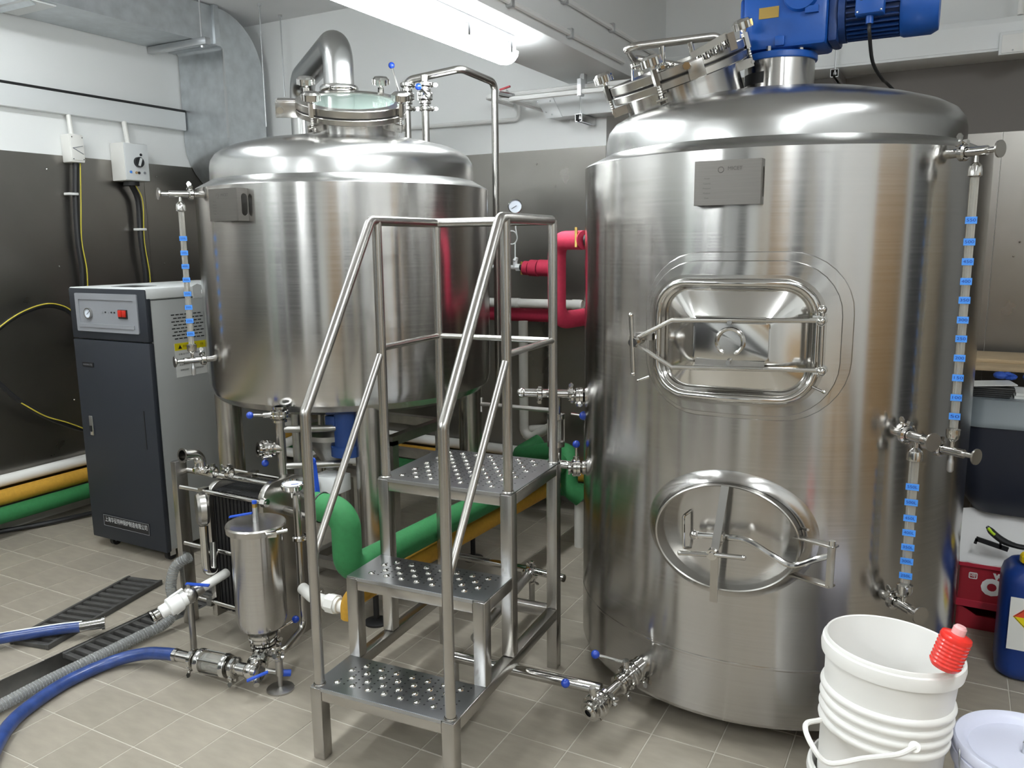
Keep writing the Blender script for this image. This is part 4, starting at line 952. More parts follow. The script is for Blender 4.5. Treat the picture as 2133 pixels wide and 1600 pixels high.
# ================================================================ VAPOUR PIPE
vt = V((T1[0]-.012, T1[1]-.0, 2.0)); zf = 2.375
vp = thing('vapour_pipe', 'thick polished vapour pipe bending over from the kettle top', 'pipe', vt)
far = onz(628, 168, zf)
part(vp, 'pipe', MB().tube(fil([vt+Z_*.17, V((vt.x, vt.y, zf)), far, V((far.x, far.y, 1.0))], .105, 12), .064, 28), 'steel_dome')
part(vp, 'stub', MB().cyl(vt-Z_*.05, vt+Z_*.183, .061, n=28), 'steel_satin')
part(vp, 'clamp_ring', MB().lathe([(.06, .165), (.078, .165), (.082, .172), (.082, .185), (.078, .192), (.06, .192)], vt, Z_, 40), 'steel_polished')
part(vp, 'clamp_seal', MB().lathe([(.06, .155), (.077, .156), (.079, .1645), (.06, .165)], vt, Z_, 40), 'rubber_black')
part(vp, 'wall_stub', MB().cyl((far.x, far.y, 1.0), (far.x, YB-.01, 1.0), .064, n=24).sph((far.x, far.y, 1.0), .064, 20, 10), 'steel_dome')
# ================================================================ SPRAY PIPE OVER THE KETTLE
sp = thing('spray_pipe', 'slim steel rinse pipe arching over the kettle and running down behind the ladder', 'pipe', at(1048, 900, 3.8))
rs = .0165; dS = 3.58
b1, t1_ = at(856, 288, dS), at(846, 168, dS); b2, t2_ = at(890, 292, 3.52), at(884, 157, 3.52)
b1.x, b1.y = t1_.x, t1_.y; b2.x, b2.y = t2_.x, t2_.y
mid = at(960, 143, 3.52); e3 = at(1030, 172, 3.75); e4 = V((e3.x, e3.y, .75))
part(sp, 'main_tube', MB().tube(fil([b1-Z_*.06, t1_, mid, e3, e4], .04, 8), rs, 16), 'steel_satin')
part(sp, 'branch_tube', MB().cyl(b2-Z_*.06, t2_, rs, n=16), 'steel_satin')
for b, kx, kdir, off in ((b1, 0, (Z_*1.0+RT*-.25), -.02), (b2, 1, (-FWD*.6-RT*.3+Z_*.1), 0)):
    z_ = [onpl(880, y, b, FWD).z for y in (186, 206, 222)]
    zc_ = onpl(880, 204, b, FWD).z
    fly_valve(sp, V((b.x, b.y, zc_)), Z_, .0175, -FWD+RT*(.4 if kx else -.8), .02, kdir, .13 if kx == 0 else .075)
    for z in (zc_-.05, zc_+.05): clamp(sp, V((b.x, b.y, z)), Z_, .0175, RT-FWD*.4)

# ================================================================ PLATE HEAT EXCHANGER
hx = thing('heat_exchanger', 'plate heat exchanger with black plates between steel end plates in front of the kettle', 'heat exchanger', (-2.42, 2.2, 0))
part(hx, 'support_post', MB().bx(-2.685, -2.655, 2.10, 2.155, 0, .685), 'steel_satin', bevel=.003)
def hplate(x0, x1, y0, y1, z0, z1, r=.07):
    n_ = 8; pl = [(y0, z0), (y1, z0)]+[(y1-r+r*math.cos(PI/2*k/n_), z1-r+r*math.sin(PI/2*k/n_)) for k in range(n_+1)]+[(y0+r-r*math.sin(PI/2*k/n_), z1-r+r*math.cos(PI/2*k/n_)) for k in range(n_+1)]
    return MB().prism(pl, (x0, 0, 0), Y_, Z_, 0, x1-x0)
part(hx, 'pressure_plate', hplate(-2.487, -2.462, 2.085, 2.32, .085, .625), 'steel_satin', bevel=.002)
part(hx, 'fixed_plate', hplate(-2.205, -2.178, 2.085, 2.32, .0, .655), 'steel_satin', bevel=.002)
pk = MB()
for k in range(26): pk.bx(-2.460+k*.0097, -2.4525+k*.0097, 2.105+.003*(k % 2), 2.30-.003*(k % 2), .11, .598)
part(hx, 'plate_pack', pk, 'rubber_black', 'stack of thin black gasketed plates')
part(hx, 'carrying_bar', MB().cyl((-2.655, 2.16, .638), (-2.18, 2.16, .638), .0125, n=14), 'steel_polished')
part(hx, 'guide_bar', MB().cyl((-2.655, 2.16, .10), (-2.18, 2.16, .10), .0125, n=14), 'steel_polished')
for y, z in ((2.072, .60), (2.072, .37), (2.072, .15), (2.334, .60), (2.334, .15)):
    tb = part(hx, 'tie_bolt', MB().cyl((-2.60, y, z), (-2.14, y, z), .0085, n=12), 'steel_polished')
    part(tb, 'nut', MB().hexn((-2.155, y, z), X_, .017, .022), 'steel_polished')
    part(hx, 'bolt_ear', MB().bx(-2.487, -2.462, min(y, 2.2)-.014 if y < 2.2 else 2.31, max(y, 2.2) if False else (2.09 if y < 2.2 else y+.014), z-.014, z+.014), 'steel_satin')
el = part(hx, 'elbow', MB().pipe(fil([at(419, 985, 3.05), at(417, 946, 3.05), at(379, 949, 2.98)], .045, 8), .021, .002, 18), 'steel_polished')
clamp(el, at(419, 976, 3.05), Z_, .02, -FWD+RT*.5); part(el, 'ferrule', MB().lathe([(.019, 0), (.027, 0), (.027, .006), (.02, .008)], at(379, 949, 2.98), at(417, 946, 3.05)-at(379, 949, 2.98), 20), 'steel_polished')
dp = at(421, 1060, 3.02); part(hx, 'port_cover', MB().lathe([(0, -.02), (.055, -.02), (.064, -.01), (.064, .01), (.055, .02), (0, .02)], dp, (Z_.cross((dp-CAM).normalized())*-1+FWD*.12).normalized(), 32), 'steel_satin')
part(hx, 'port_pipe', MB().tube(fil([at(424, 1095, 3.03), at(431, 1190, 3.05), at(446, 1190, 3.08), at(444, 1130, 3.1)], .03), .0165, 14), 'steel_polished')
for q in ((445, 984), (478, 985)): clamp(hx, at(*q, 3.1), X_, .014, Z_)
hn = V((-2.14, 2.2, .55)); part(hx, 'hex_nut', MB().hexn((-2.165, 2.10, .50), X_, .016, .024), 'steel_polished')
part(hx, 'port_tube', MB().tube(fil([(-2.18, 2.20, .53), (-2.0, 2.16, .535), (-1.9, 2.03, .60), (-1.86, 2.0, .655)], .04), .017, 14).tube(fil([(-2.18, 2.24, .60), (-2.02, 2.14, .62), (-1.93, 2.09, .63)], .03), .012, 12), 'steel_polished')

# ================================================================ STRAINER AND ITS PIPEWORK
ax_ = at(540, 1200, 2.86); fx, fy = ax_.x, ax_.y
def fz(py): return onpl(540, py, ax_, V((FWD.x, FWD.y, 0)).normalized()).z
zl, zb_ = fz(1088), fz(1300)
stn = thing('strainer_housing', 'upright cylindrical steel strainer housing with a flat lid in front of the heat exchanger', 'strainer', (fx, fy, 0))
part(stn, 'body', MB().lathe([(.03, zb_-.035), (.05, zb_-.02), (.078, zb_), (.088, zb_+.03), (.088, zl-.02)], (fx, fy, 0), Z_, 56), 'steel_shell')
ld = part(stn, 'lid', MB().lathe([(.09, zl-.03), (.101, zl-.026), (.103, zl-.006), (.100, zl), (0, zl+.003)], (fx, fy, 0), Z_, 56), 'steel_satin', 'flat round lid')
wg = V((CAM.x-fx, CAM.y-fy, 0)).normalized(); wr = Z_.cross(wg)
part(stn, 'lid_clamp', MB().box(V((fx, fy, zl-.015))+wg*.098+wr*.05, (.03, .02, .02), (wr, wg, Z_)).cyl(V((fx, fy, zl-.014))+wg*.105+wr*.03, V((fx, fy, zl-.010))+wg*.095+wr*.10, .007, n=10).cyl(V((fx, fy, zl-.002))+wg*.085+wr*.085, V((fx, fy, zl-.02))+wg*.085+wr*.085, .004, n=8), 'steel_polished')
vv_ = part(ld, 'vent_fitting', MB().cyl((fx, fy, zl), (fx, fy, zl+.02), .010, n=6).cyl((fx, fy, zl+.02), (fx, fy, zl+.055), .009, n=14), 'zinc'); part(vv_, 'brass_nut', MB().cyl((fx, fy, zl+.055), (fx, fy, zl+.068), .0095, n=6), 'brass'); part(vv_, 'push_fit', MB().cyl((fx, fy, zl+.068), (fx, fy, zl+.078), .0085, n=12), 'handle_blue')
lv0 = V((fx, fy, zl+.035)); part(ld, 'lever', MB().bar(lv0-wr*.01, lv0-wr*.085+Z_*-.012+wg*-.02, .016, .004), 'handle_blue', 'blue lever')
zv = fz(1322)
fly_valve(stn, (fx, fy, zv-.0), Z_, .028, wr-wg*.3, .012, wr*.9+Z_*.25-wg*.4, .075)
clamp(stn, (fx, fy, zv+.042), Z_, .03, -wr); clamp(stn, (fx, fy, zv-.042), Z_, .03, wr)
tee = onz(523, 1398, .075); jn = V((fx, fy, .075))
part(stn, 'outlet_elbow', MB().tube(fil([(fx, fy, zv-.03), jn, tee], .045), .024, 16), 'steel_polished')
hs = onz(392, 1370, .075); dh = (hs-tee).normalized()
part(stn, 'tee', MB().cyl(tee-dh*.04, tee+dh*.08, .023, n=18).sph(tee, .03, 16, 10).cyl(tee+dh*.08, hs-dh*.19, .021, n=16), 'steel_polished')
clamp(stn, tee+(jn-tee).normalized()*.05, jn-tee, .024, Z_); clamp(stn, tee-dh*.03, dh, .023, Z_)
s_a, s_b = hs-dh*.17, hs-dh*.06
sgl = part(stn, 'sight_glass', MB().pipe([s_a, s_b], .030, .003, 24), 'tube_glass', 'clear inline sight glass')
for p in (s_a, s_b): part(sgl, 'end_ring', MB().lathe([(.022, -.012), (.04, -.012), (.043, -.004), (.043, .006), (.03, .012), (.022, .012)], p, dh, 28), 'steel_polished')
for k in range(4):
    u_, v_, w_ = frame(dh); d = u_*math.cos(k*PI/2+.6)+v_*math.sin(k*PI/2+.6); part(sgl, 'tie_rod', MB().cyl(s_a+d*.037, s_b+d*.037, .004, n=8), 'steel_polished')
clamp(stn, hs-dh*.025, dh, .023, -Z_); clamp(stn, s_a-dh*.035, dh, .024, -Z_-dh*.3)
sv = tee-dh*.02; part(stn, 'sample_cock', MB().cyl(sv, sv+(-Z_*.3+wg).normalized()*.06, .010, n=12).cyl(sv+wr*.03-Z_*.0, sv+wr*.09-Z_*.02, .009, n=12), 'steel_dull')
part(stn, 'sample_lever', MB().bar(sv+wg*.05-wr*.03, sv+wg*.05+wr*.04+Z_*.02, .014, .005), 'handle_blue', 'blue lever'); part(stn, 'hose_plug', MB().cyl(sv+wr*.09-Z_*.02, sv+wr*.115-Z_*.025, .012, n=14), 'handle_blue')
ft = V((-1.962, 1.905, 0)); part(stn, 'support_foot', MB().cyl(ft+Z_*.005, ft+Z_*.12, .0085, n=12).cyl(ft+Z_*.055, ft+Z_*.11, .013, n=14).lathe([(0, 0), (.047, 0), (.047, .006), (.015, .013), (0, .014)], ft, Z_, 30), 'steel_dull')
# riser with thermometer
r0 = onz(582, 1366, .12); r1 = at(640, 1312, 2.93); r2_ = at(617, 1030, 2.93); r1.x, r1.y = r2_.x, r2_.y
part(stn, 'riser', MB().tube(fil([jn+V((0, 0, .02)), r0, V((r1.x, r1.y, r1.z-.03)), V((r1.x, r1.y, r2_.z))], .04, 6), .0145, 14), 'steel_satin')
clamp(stn, V((r1.x, r1.y, onpl(617, 1110, r1, FWD).z)), Z_, .016, RT); clamp(stn, r0, V((1, .3, .1)), .015, Z_)
th = V((r1.x, r1.y, r2_.z)); tn = (Z_*.985+wg*.12).normalized(); tc_ = th+Z_*.035-wr*.012
tm = part(stn, 'thermometer', MB().lathe([(.008, -.045), (.010, -.02), (.036, -.014), (.040, -.008), (.040, .006), (.036, .010), (.034, .003), (0, .003)], tc_, tn, 32), 'steel_polished'); part(tm, 'dial', MB().lathe([(.034, .0035), (0, .0037)], tc_, tn, 28), 'gauge_face'); part(tm, 'needle', MB().bar(tc_+tn*.0042-wr*.004, tc_+tn*.0042+wr*.022, .004, .0008, tn), 'ink_blue')

# ================================================================ GREEN / YELLOW / WHITE PIPES LEFT OF THE LADDER
gx_, gz_ = -1.715, .445
g0 = V((-1.845, 2.0, .655))
gp_ = thing('insulated_pipe', 'bright green foam-insulated pipe dropping beside the ladder and running back', 'pipe', (gx_, 2.0, gz_))
part(gp_, 'foam_sleeve', MB().tube(fil([g0, (gx_, 2.0, .655), (gx_, 2.0, gz_), (gx_+.04, 3.72, gz_-.02)], .065, 10), .049, 24), 'foam_green')
part(gp_, 'cable_tie', MB().tor(g0+V((.03, 0, 0)), X_, .0495, .0035, 28, 6), 'rubber_black')
part(gp_, 'lever', MB().bar((-1.86, 2.03, .69), (-1.88, 2.04, .80), .02, .006, X_).cyl((-1.88, 2.037, .80), (-1.88, 2.043, .80), .01, n=12), 'handle_blue', 'upright blue lever')
part(gp_, 'end_fitting', MB().cyl(g0-V((.03, 0, 0)), g0+V((.002, 0, 0)), .02, n=14), 'steel_polished')
yp = thing('insulated_pipe', 'yellow foam-insulated pipe running back below the bright green one', 'pipe', (-1.74, 2.1, .3))
part(yp, 'foam_sleeve', MB().tube(fil([(-1.742, 2.035, .262), (-1.742, 2.035, .325), (-1.735, 2.2, .335), (-1.685, 3.72, .325)], .05, 8), .035, 20), 'foam_yellow')
w0 = ony(650, 1243, 2.03); w1 = ony(716, 1268, 2.03)
wp_ = thing('pvc_union', 'white plastic pipe union on the floor left of the ladder', 'pipe fitting', (w0+w1)/2)
part(wp_, 'pipe', MB().tube(fil([w0+V((-.07, .03, .005)), w0, (-1.742, 2.035, w1.z), (-1.742, 2.035, .27)], .03), .021, 16), 'pvc_white')
um = (w0*.45+V((-1.742, 2.035, w1.z))*.55); part(wp_, 'union_nut', MB().cyl(um-X_*.018, um+X_*.018, .034, n=8).cyl(um-X_*.03, um+X_*.03, .028, n=14), 'pvc_white')

# ================================================================ VALVES AND FRAME UNDER THE KETTLE
sk = thing('pump_skid', 'dark steel frame with pump, hopper and vertical pipes under the kettle', 'pump', (-2.3, 2.8, 0))
fr = MB()
zA, zB_ = ony(665, 898, 2.72).z, ony(690, 975, 2.72).z
for x in (-2.56, -2.06):
    for y in (2.72, 3.1): part(sk, 'frame_leg', MB().bx(x-.02, x+.02, y-.02, y+.02, 0, zA), 'steel_dull')
for z in (zA, zB_, .08):
    part(sk, 'frame_bar', MB().bx(-2.58, -2.04, 2.70, 2.74, z-.02, z+.02), 'steel_dull'); part(sk, 'frame_bar', MB().bx(-2.58, -2.04, 3.08, 3.12, z-.02, z+.02), 'steel_dull')
    part(sk, 'frame_bar', MB().bx(-2.58, -2.54, 2.74, 3.08, z-.02, z+.02), 'steel_dull'); part(sk, 'frame_bar', MB().bx(-2.08, -2.04, 2.74, 3.08, z-.02, z+.02), 'steel_dull')
hpv = at(690, 960, 3.3); part(sk, 'hopper', MB().lathe([(.10, .12), (.10, .10), (.018, -.03), (.018, -.1)], hpv, Z_, 28), 'steel_dull')
pm = at(722, 880, 3.2); part(sk, 'pump_motor', MB().cyl(pm+Z_*.08, pm-Z_*.09, .05, n=26).cyl(pm-Z_*.09, pm-Z_*.13, .065, n=26), 'motor_dark', 'dark blue pump motor'); part(sk, 'motor_terminal_box', MB().box(pm-RT*.05, (.05, .05, .06)), 'motor_dark', bevel=.005)
for q, d, r in (((668, 870), 3.45, .012), ((684, 870), 3.5, .018), ((700, 870), 3.55, .016)): p = at(*q, d); part(sk, 'vertical_pipe', MB().cyl((p.x, p.y, .5), (p.x, p.y, .842), r, n=14), 'steel_satin')
part(sk, 'drip_tray', MB().box(at(690, 1005, 3.25), (.12, .10, .07)), 'white_enamel', bevel=.004)
mf = thing('valve_manifold', 'vertical pipe with two blue-knobbed butterfly valves under the kettle front', 'valve', at(590, 985, 3.12))
m0, m1 = at(590, 990, 3.12), at(572, 842, 3.12); m1.x, m1.y = m0.x, m0.y
m1 = V((m0.x, m0.y, .868))
part(mf, 'pipe', MB().cyl(V((m0.x, m0.y, .58)), m1, .017, n=16), 'steel_satin')
zv1 = onpl(575, 858, m0, FWD).z; fly_valve(mf, V((m0.x, m0.y, zv1)), Z_, .018, -RT-FWD*.4, .03, -RT*1-FWD*.2, .055)
zv2 = onpl(575, 932, m0, FWD).z; vc = V((m0.x, m0.y, zv2))-RT*.05-FWD*.035
part(mf, 'branch', MB().cyl(V((m0.x, m0.y, zv2)), vc, .017, n=14), 'steel_satin')
fly_valve(mf, vc, -RT-FWD*.7, .019, Z_*.3-RT, .012, -Z_+RT*.05, .075)
part(mf, 'cross_pipe', MB().cyl(V((m0.x, m0.y, zv1-.06)), V((m0.x, m0.y, zv1-.06))+RT*.2+FWD*.1, .014, n=12).cyl(V((m0.x, m0.y, zv2-.07)), V((m0.x, m0.y, zv2-.07))+RT*.2+FWD*.1, .014, n=12), 'steel_dull')
for i, (q, d, r_) in enumerate((((628, 905), 3.42, .03), ((612, 800), 3.2, .018))):
    p = at(*q, d); 
    if i: single('column_pipe', MB().cyl((p.x, p.y, .5), (p.x, p.y, .872), r_, n=18), 'steel_dull', 'dark upright pipe behind the kettle front valves', 'pipe')
for i, (qa, qb) in enumerate((((585, 876), (640, 886)), ((590, 925), (640, 905)), ((590, 940), (700, 955)))):
    a, b = at(*qa, 3.9), at(*qb, 3.9); single('pvc_pipe', MB().tube([a, b, b+V((.2, .05, 0))], .022, 14), 'pvc_white', ['short white plastic pipe under the kettle, upper of three', 'short white plastic pipe under the kettle, slanting middle one', 'white plastic pipe under the kettle, lowest of three'][i], 'pipe', group='white plastic pipes under the kettle')

# ================================================================ PIPES BETWEEN LADDER AND MASH TUN
rd = thing('insulated_pipe', 'thick red foam-insulated pipe looping down from the mash tun', 'pipe', at(1165, 680, 3.2))
q1, q2, q3 = at(1225, 500, 3.02), at(1160, 505, 3.2), at(1163, 672, 3.2); q2.z = q1.z; q3.x, q3.y = q2.x, q2.y
q4 = V((-1.05, 3.9, q3.z+.04))
part(rd, 'foam_sleeve', MB().tube(fil([q1-(q1-q2).normalized()*.02, q2, q3, q4], .06, 10), .036, 24), 'foam_red')
part(rd, 'hose_clamp', MB().cyl(at(1200, 474, 3.03), at(1200, 515, 3.03), .006, n=8), 'brass'); part(rd, 'nozzle', MB().cyl(q1-(q1-q2).normalized()*.02, V((T2[0]-.55, q1.y+.02, q1.z)), .022, n=16), 'rubber_black')
zr = ony(1075, 655, YB-.1).z
single('insulated_pipe', MB().tube([(-2.9, YB-.1, zr), (-1.15, YB-.1, zr)], .038, 20), 'foam_red', 'dark red insulated pipe along the back wall behind the ladder', 'pipe')
zw = ony(1075, 631, YB-.16).z; pw = thing('pvc_pipe', 'white plastic pipe with an open right end along the back wall behind the ladder', 'pipe', (-2.2, YB-.16, zw))
xe_ = ony(1214, 632, YB-.16).x
part(pw, 'tube', MB().pipe([(-2.9, YB-.16, zw), (xe_, YB-.16, zw)], .025, .003, 18), 'pvc_white'); 
for px_ in (1082, 1210): xx = ony(px_, 632, YB-.16).x; part(pw, 'socket', MB().cyl((xx-.05, YB-.16, zw), (xx+.001, YB-.16, zw), .028, n=18), 'pvc_white')
pv = thing('pvc_pipe', 'grey-white plastic drain pipe rising behind the ladder with two elbows at its foot', 'pipe', ony(1080, 930, YB-.16))
pa_ = ony(1090, 700, YB-.16); 
part(pv, 'tube', MB().tube(fil([(pa_.x, YB-.16, zr-.03), (pa_.x, YB-.16, ony(1085, 920, YB-.16).z), ony(1145, 890, YB-.2)], .05, 8), .027, 16), 'pvc_grey')
part(pv, 'return_bend', MB().tube(fil([ony(1098, 912, YB-.1), ony(1100, 895, YB-.1), ony(1150, 893, YB-.1)], .05, 8), .026, 16), 'pvc_grey')
ge = thing('insulated_pipe', 'green insulated pipe bending down to the floor beside the mash tun', 'pipe', ony(1185, 1040, 3.6))
ga = [ony(1085, 948, 3.85), ony(1150, 940, 3.75), ony(1185, 950, 3.65), ony(1185, 1010, 3.6), ony(1212, 1038, 3.62)]
part(ge, 'foam_sleeve', MB().tube(smooth([(-1.98, 3.98, .42)]+ga, 6), .048, 20), 'foam_green'); part(ge, 'drain_pipe', MB().cyl(ony(1208, 1042, 3.62), V((ony(1208, 1042, 3.62).x, 3.62, 0)), .028, n=16), 'pvc_grey')
ol = thing('outlet_manifold', 'polished pipe manifold with a sight tube left of the mash tun', 'valve', at(1160, 985, 2.95))
part(ol, 'upper_pipe', MB().cyl(at(1086, 818, 2.95), at(1215, 821, 2.95), .0155, n=16).sph(at(1087, 818, 2.95), .019), 'steel_polished')
clamp(ol, at(1124, 819, 2.95), RT, .017, -Z_); clamp(ol, at(1188, 820, 2.95), RT, .017, Z_)
v0, v1 = at(1158, 825, 2.97), at(1158, 990, 2.97); v1.x, v1.y = v0.x, v0.y
part(ol, 'down_pipe', MB().cyl(v0, V((v0.x, v0.y, onpl(1158, 868, v0, FWD).z)), .02, n=16).cyl(V((v0.x, v0.y, onpl(1158, 928, v0, FWD).z)), v1, .02, n=16), 'steel_polished')
za_, zb2 = onpl(1158, 868, v0, FWD).z, onpl(1158, 928, v0, FWD).z
part(ol, 'sight_tube', MB().pipe([V((v0.x, v0.y, zb2)), V((v0.x, v0.y, za_))], .02, .003, 18), 'tube_glass')
for z in (za_, zb2): part(ol, 'ring', MB().lathe([(.02, -.012), (.032, -.010), (.032, .010), (.02, .012)], V((v0.x, v0.y, z)), Z_, 22), 'steel_polished')
for k in (-1, 1): part(ol, 'tie_rod', MB().cyl(V((v0.x, v0.y, za_))+RT*.03*k, V((v0.x, v0.y, zb2))+RT*.03*k, .003, n=6), 'steel_dull')
part(ol, 'lower_pipe', MB().cyl(V((v0.x, v0.y, onpl(1158, 972, v0, FWD).z)), at(1225, 974, 2.97), .0155, n=16), 'steel_polished')
fly_valve(ol, at(1200, 974, 2.965), RT, .017, Z_, .012, Z_, .055); fly_valve(ol, at(1206, 826, 2.95), RT, .017, -Z_-FWD, .012)
ball_lever(ol, at(1190, 862, 2.97), at(1216, 866, 2.95), .017)
part(ol, 'stand_pipe', MB().cyl(V((v0.x, v0.y, .0)), v1, .014, n=14), 'steel_dull')
rod = at(1005, 838, 3.3); single('cross_rod', MB().cyl(at(1003, 842, 3.3), at(1150, 855, 3.05), .009, n=10).cyl(at(1003, 828, 3.3), at(1003, 858, 3.3), .006, n=8), 'steel_dull', 'dark horizontal rod with a small wheel behind the ladder', 'pipe')

# steam gauge assembly behind the ladder
gy_ = 3.75
pg = ony(1073, 430, gy_); gt = thing('pressure_gauge', 'round pressure gauge on a coiled tube above the white valve behind the ladder', 'gauge', ony(1068, 560, gy_))
gn = V((-pg.x, -pg.y, 0)).normalized()
gb2 = part(gt, 'case', MB().lathe([(0, -.02), (.034, -.02), (.037, -.012), (.037, .008), (.033, .011), (.031, .003), (0, .003)], pg, gn, 32), 'steel_polished'); part(gb2, 'dial', MB().lathe([(.031, .0035), (0, .0037)], pg, gn, 28), 'gauge_face')
gu = Z_.cross(gn); part(gb2, 'needle', MB().bar(pg+gn*.005-gu*.018-Z_*.012, pg+gn*.005+gu*.008+Z_*.004, .0025, .0008, gn), 'ink_black')
cc_ = ony(1066, 495, gy_)
part(gt, 'siphon_tube', MB().tube([pg-Z_*.035, ony(1074, 475, gy_)]+[cc_+gu*.028*math.cos(t)+Z_*.034*math.sin(t) for t in [.4-2*PI*k/24 for k in range(30)]]+[ony(1073, 515, gy_), ony(1073, 540, gy_)], .0035, 8), 'white_enamel')
part(gt, 'valve', MB().cyl(ony(1020, 556, gy_), ony(1085, 557, gy_), .011, n=14).cyl(ony(1073, 540, gy_), ony(1073, 557, gy_), .012, n=10).cyl(ony(1036, 557, gy_), ony(1044, 557, gy_), .02, n=6).cyl(ony(1076, 557, gy_), ony(1084, 557, gy_), .02, n=6).cyl(ony(1072, 541, gy_), ony(1076, 543, gy_), .017, n=6), 'white_enamel')
part(gt, 'steam_trap', MB().cyl(ony(1087, 545, gy_), ony(1087, 572, gy_), .008, n=8), 'brass')
rs2 = thing('insulated_pipe', 'short red foam sleeves on the steam line behind the ladder', 'pipe', ony(1110, 575, gy_))
for pa2, pb2 in ((1092, 1102), (1105, 1122), (1124, 1150)): part(rs2, 'foam_sleeve', MB().cyl(ony(pa2, 558, gy_), ony(pb2, 559, gy_), .042 if pa2 > 1100 else .036, n=22), 'foam_red')
part(rs2, 'steam_tube', MB().cyl(ony(1084, 557, gy_), ony(1165, 560, gy_), .016, n=12), 'rubber_black')
# low pipes on the floor
lpz = .145
fp = thing('floor_pipe', 'polished pipe running low across the floor from under the ladder to the mash tun valves', 'pipe', onz(1100, 1400, lpz))
pA, pB, pC, pD = onz(948, 1368, lpz), onz(1252, 1436, lpz), onz(1108, 1188, .17), onz(1000, 1345, lpz)
part(fp, 'cross_pipe', MB().cyl(pA, pB, .0185, n=18), 'steel_polished'); part(fp, 'return_pipe', MB().cyl(onz(990, 1330, lpz), pC, .0185, n=16), 'steel_dull')
part(fp, 'rear_pipe', MB().tube([onz(835, 1135, .17), pC, onz(1175, 1205, .17)], .016, 14), 'steel_polished'); clamp(fp, pC, onz(1175, 1205, .17)-pC, .018, Z_); clamp(fp, pC+(onz(990, 1330, lpz)-pC).normalized()*.05, pC-onz(990, 1330, lpz), .019, RT)
for p in (pA, pC): part(fp, 'support_leg', MB().cyl(V((p.x, p.y, 0)), p, .012, n=12), 'steel_dull')
ov = thing('outlet_valves', 'two blue-knobbed butterfly valves on the drain pipe at the foot of the mash tun', 'valve', onz(1240, 1480, 0))
o0 = pol(T2, -33, R2-.01, .175); o1 = onz(1236, 1476, .12); od = (o1-o0).normalized(); oj = o0+od*((o1-o0).length*.72)
part(ov, 'pipe', MB().cyl(o0, o1, .019, n=20).cyl(o0, o0+od*.03, .03, n=20), 'steel_polished')
fly_valve(ov, o0+od*.075, od, .02, Z_, .03, -RT*.95+Z_*.28, .10); fly_valve(ov, o1-od*.01, od, .022, Z_, .035, -RT*1+Z_*.25, .085)
part(ov, 'open_end', MB().lathe([(.012, 0), (.0185, 0), (.0225, -.004), (.027, -.01)], o1+od*.026, od, 24), 'steel_polished'); part(ov, 'bore', MB().lathe([(0, 0), (.0175, 0)], o1+od*.020, od, 24), 'rubber_black')
clamp(ov, o0+od*.035, od, .022, -Z_); clamp(ov, o0+od*.115, od, .02, -Z_); clamp(ov, o1-od*.055, od, .021, RT)

# ================================================================ DRAIN GRATES
def grate(t_label, origin, du_, dv_, L, Wd, nsl, z, th=.022):
    t = thing('drain_grate', t_label, 'drain grate', origin, 'black slotted drain grates')
    du_, dv_ = V(du_), V(dv_); o = V(origin)
    for s in (0, Wd-.014): part(t, 'side_bar', MB().box(o+dv_*(s+.007)+du_*(L/2)+Z_*(z+th/2), (L, .014, th), (du_, dv_, Z_)), 'grate_iron', bevel=.002)
    for k in range(nsl+1):
        part(t, 'slat', MB().box(o+dv_*(Wd/2)+du_*(.012+(L-.024)*k/nsl)+Z_*(z+th/2-.001), (.022, Wd-.028, th-.004), (du_, dv_, Z_)), 'grate_iron', bevel=.002)
    return t
p0, p1, p2, p3 = onz(20, 1342, .0), onz(93, 1362, .0), onz(337, 1222, .0), onz(265, 1208, .0)
dL = ((p3-p0)+(p2-p1)).normalized(); dW = Z_.cross(dL)*-1
L0 = ((p3-p0).length+(p2-p1).length)/2
grate('loose black drain grate lying askew on the tiles under the upper blue hose', p0, dL, dW, L0, ((p1-p0).length+(p2-p3).length)/2*.93, 14, 0)
grate('black drain grate seated in the floor channel beside the loose one', (CH0+.004, 1.715, 0), Y_, X_, .86, CH1-CH0-.008, 20, -.024)

# ================================================================ HOSES
def hose(name, pts, r, m_, lb_, n=12):
    return single(name, MB().tube(smooth([onz(*p) for p in pts], 8), r, n), m_, lb_, 'hose')
bh = thing('hose', 'blue suction hose curving over the floor to the strainer sight glass', 'hose', onz(200, 1420, 0))
tail = hs+dh*.06
part(bh, 'hose_body', MB().tube(smooth([tail, onz(345, 1362, .07), onz(300, 1362, .05), onz(235, 1378, .03), onz(150, 1415, .024), onz(75, 1462, .023), onz(20, 1510, .023), onz(-20, 1580, .023), onz(-40, 1660, .023)], 8), .0225, 16), 'hose_blue')
part(bh, 'hose_tail', MB().cyl(hs-dh*.02, tail, .0205, n=18).cyl(hs+dh*.045, tail+dh*.0, .0235, n=18), 'steel_polished')
bh2 = thing('hose', 'blue hose with a steel end lying across the loose drain grate', 'hose', onz(120, 1320, 0))
h0, h1 = onz(219, 1297, .05), onz(172, 1305, .05)
part(bh2, 'hose_body', MB().tube(smooth([h1, onz(120, 1311, .049), onz(50, 1322, .047), onz(-10, 1332, .045), onz(-90, 1346, .03)], 8), .0215, 16), 'hose_blue')
part(bh2, 'hose_tail', MB().cyl(h1-(h0-h1).normalized()*.01, h0, .0215, n=20), 'steel_polished', 'steel hose tail'); part(bh2, 'ferrule', MB().lathe([(.019, -.012), (.026, -.012), (.026, 0), (.017, 0), (.017, -.02)], h0, h0-h1, 24), 'steel_polished'); part(bh2, 'stripe', MB().tube(smooth([h1+Z_*.0205, onz(120, 1311, .049)+Z_*.0205, onz(50, 1322, .047)+Z_*.0205, onz(-10, 1332, .045)+Z_*.0205], 8), .0035, 6), 'label_white')
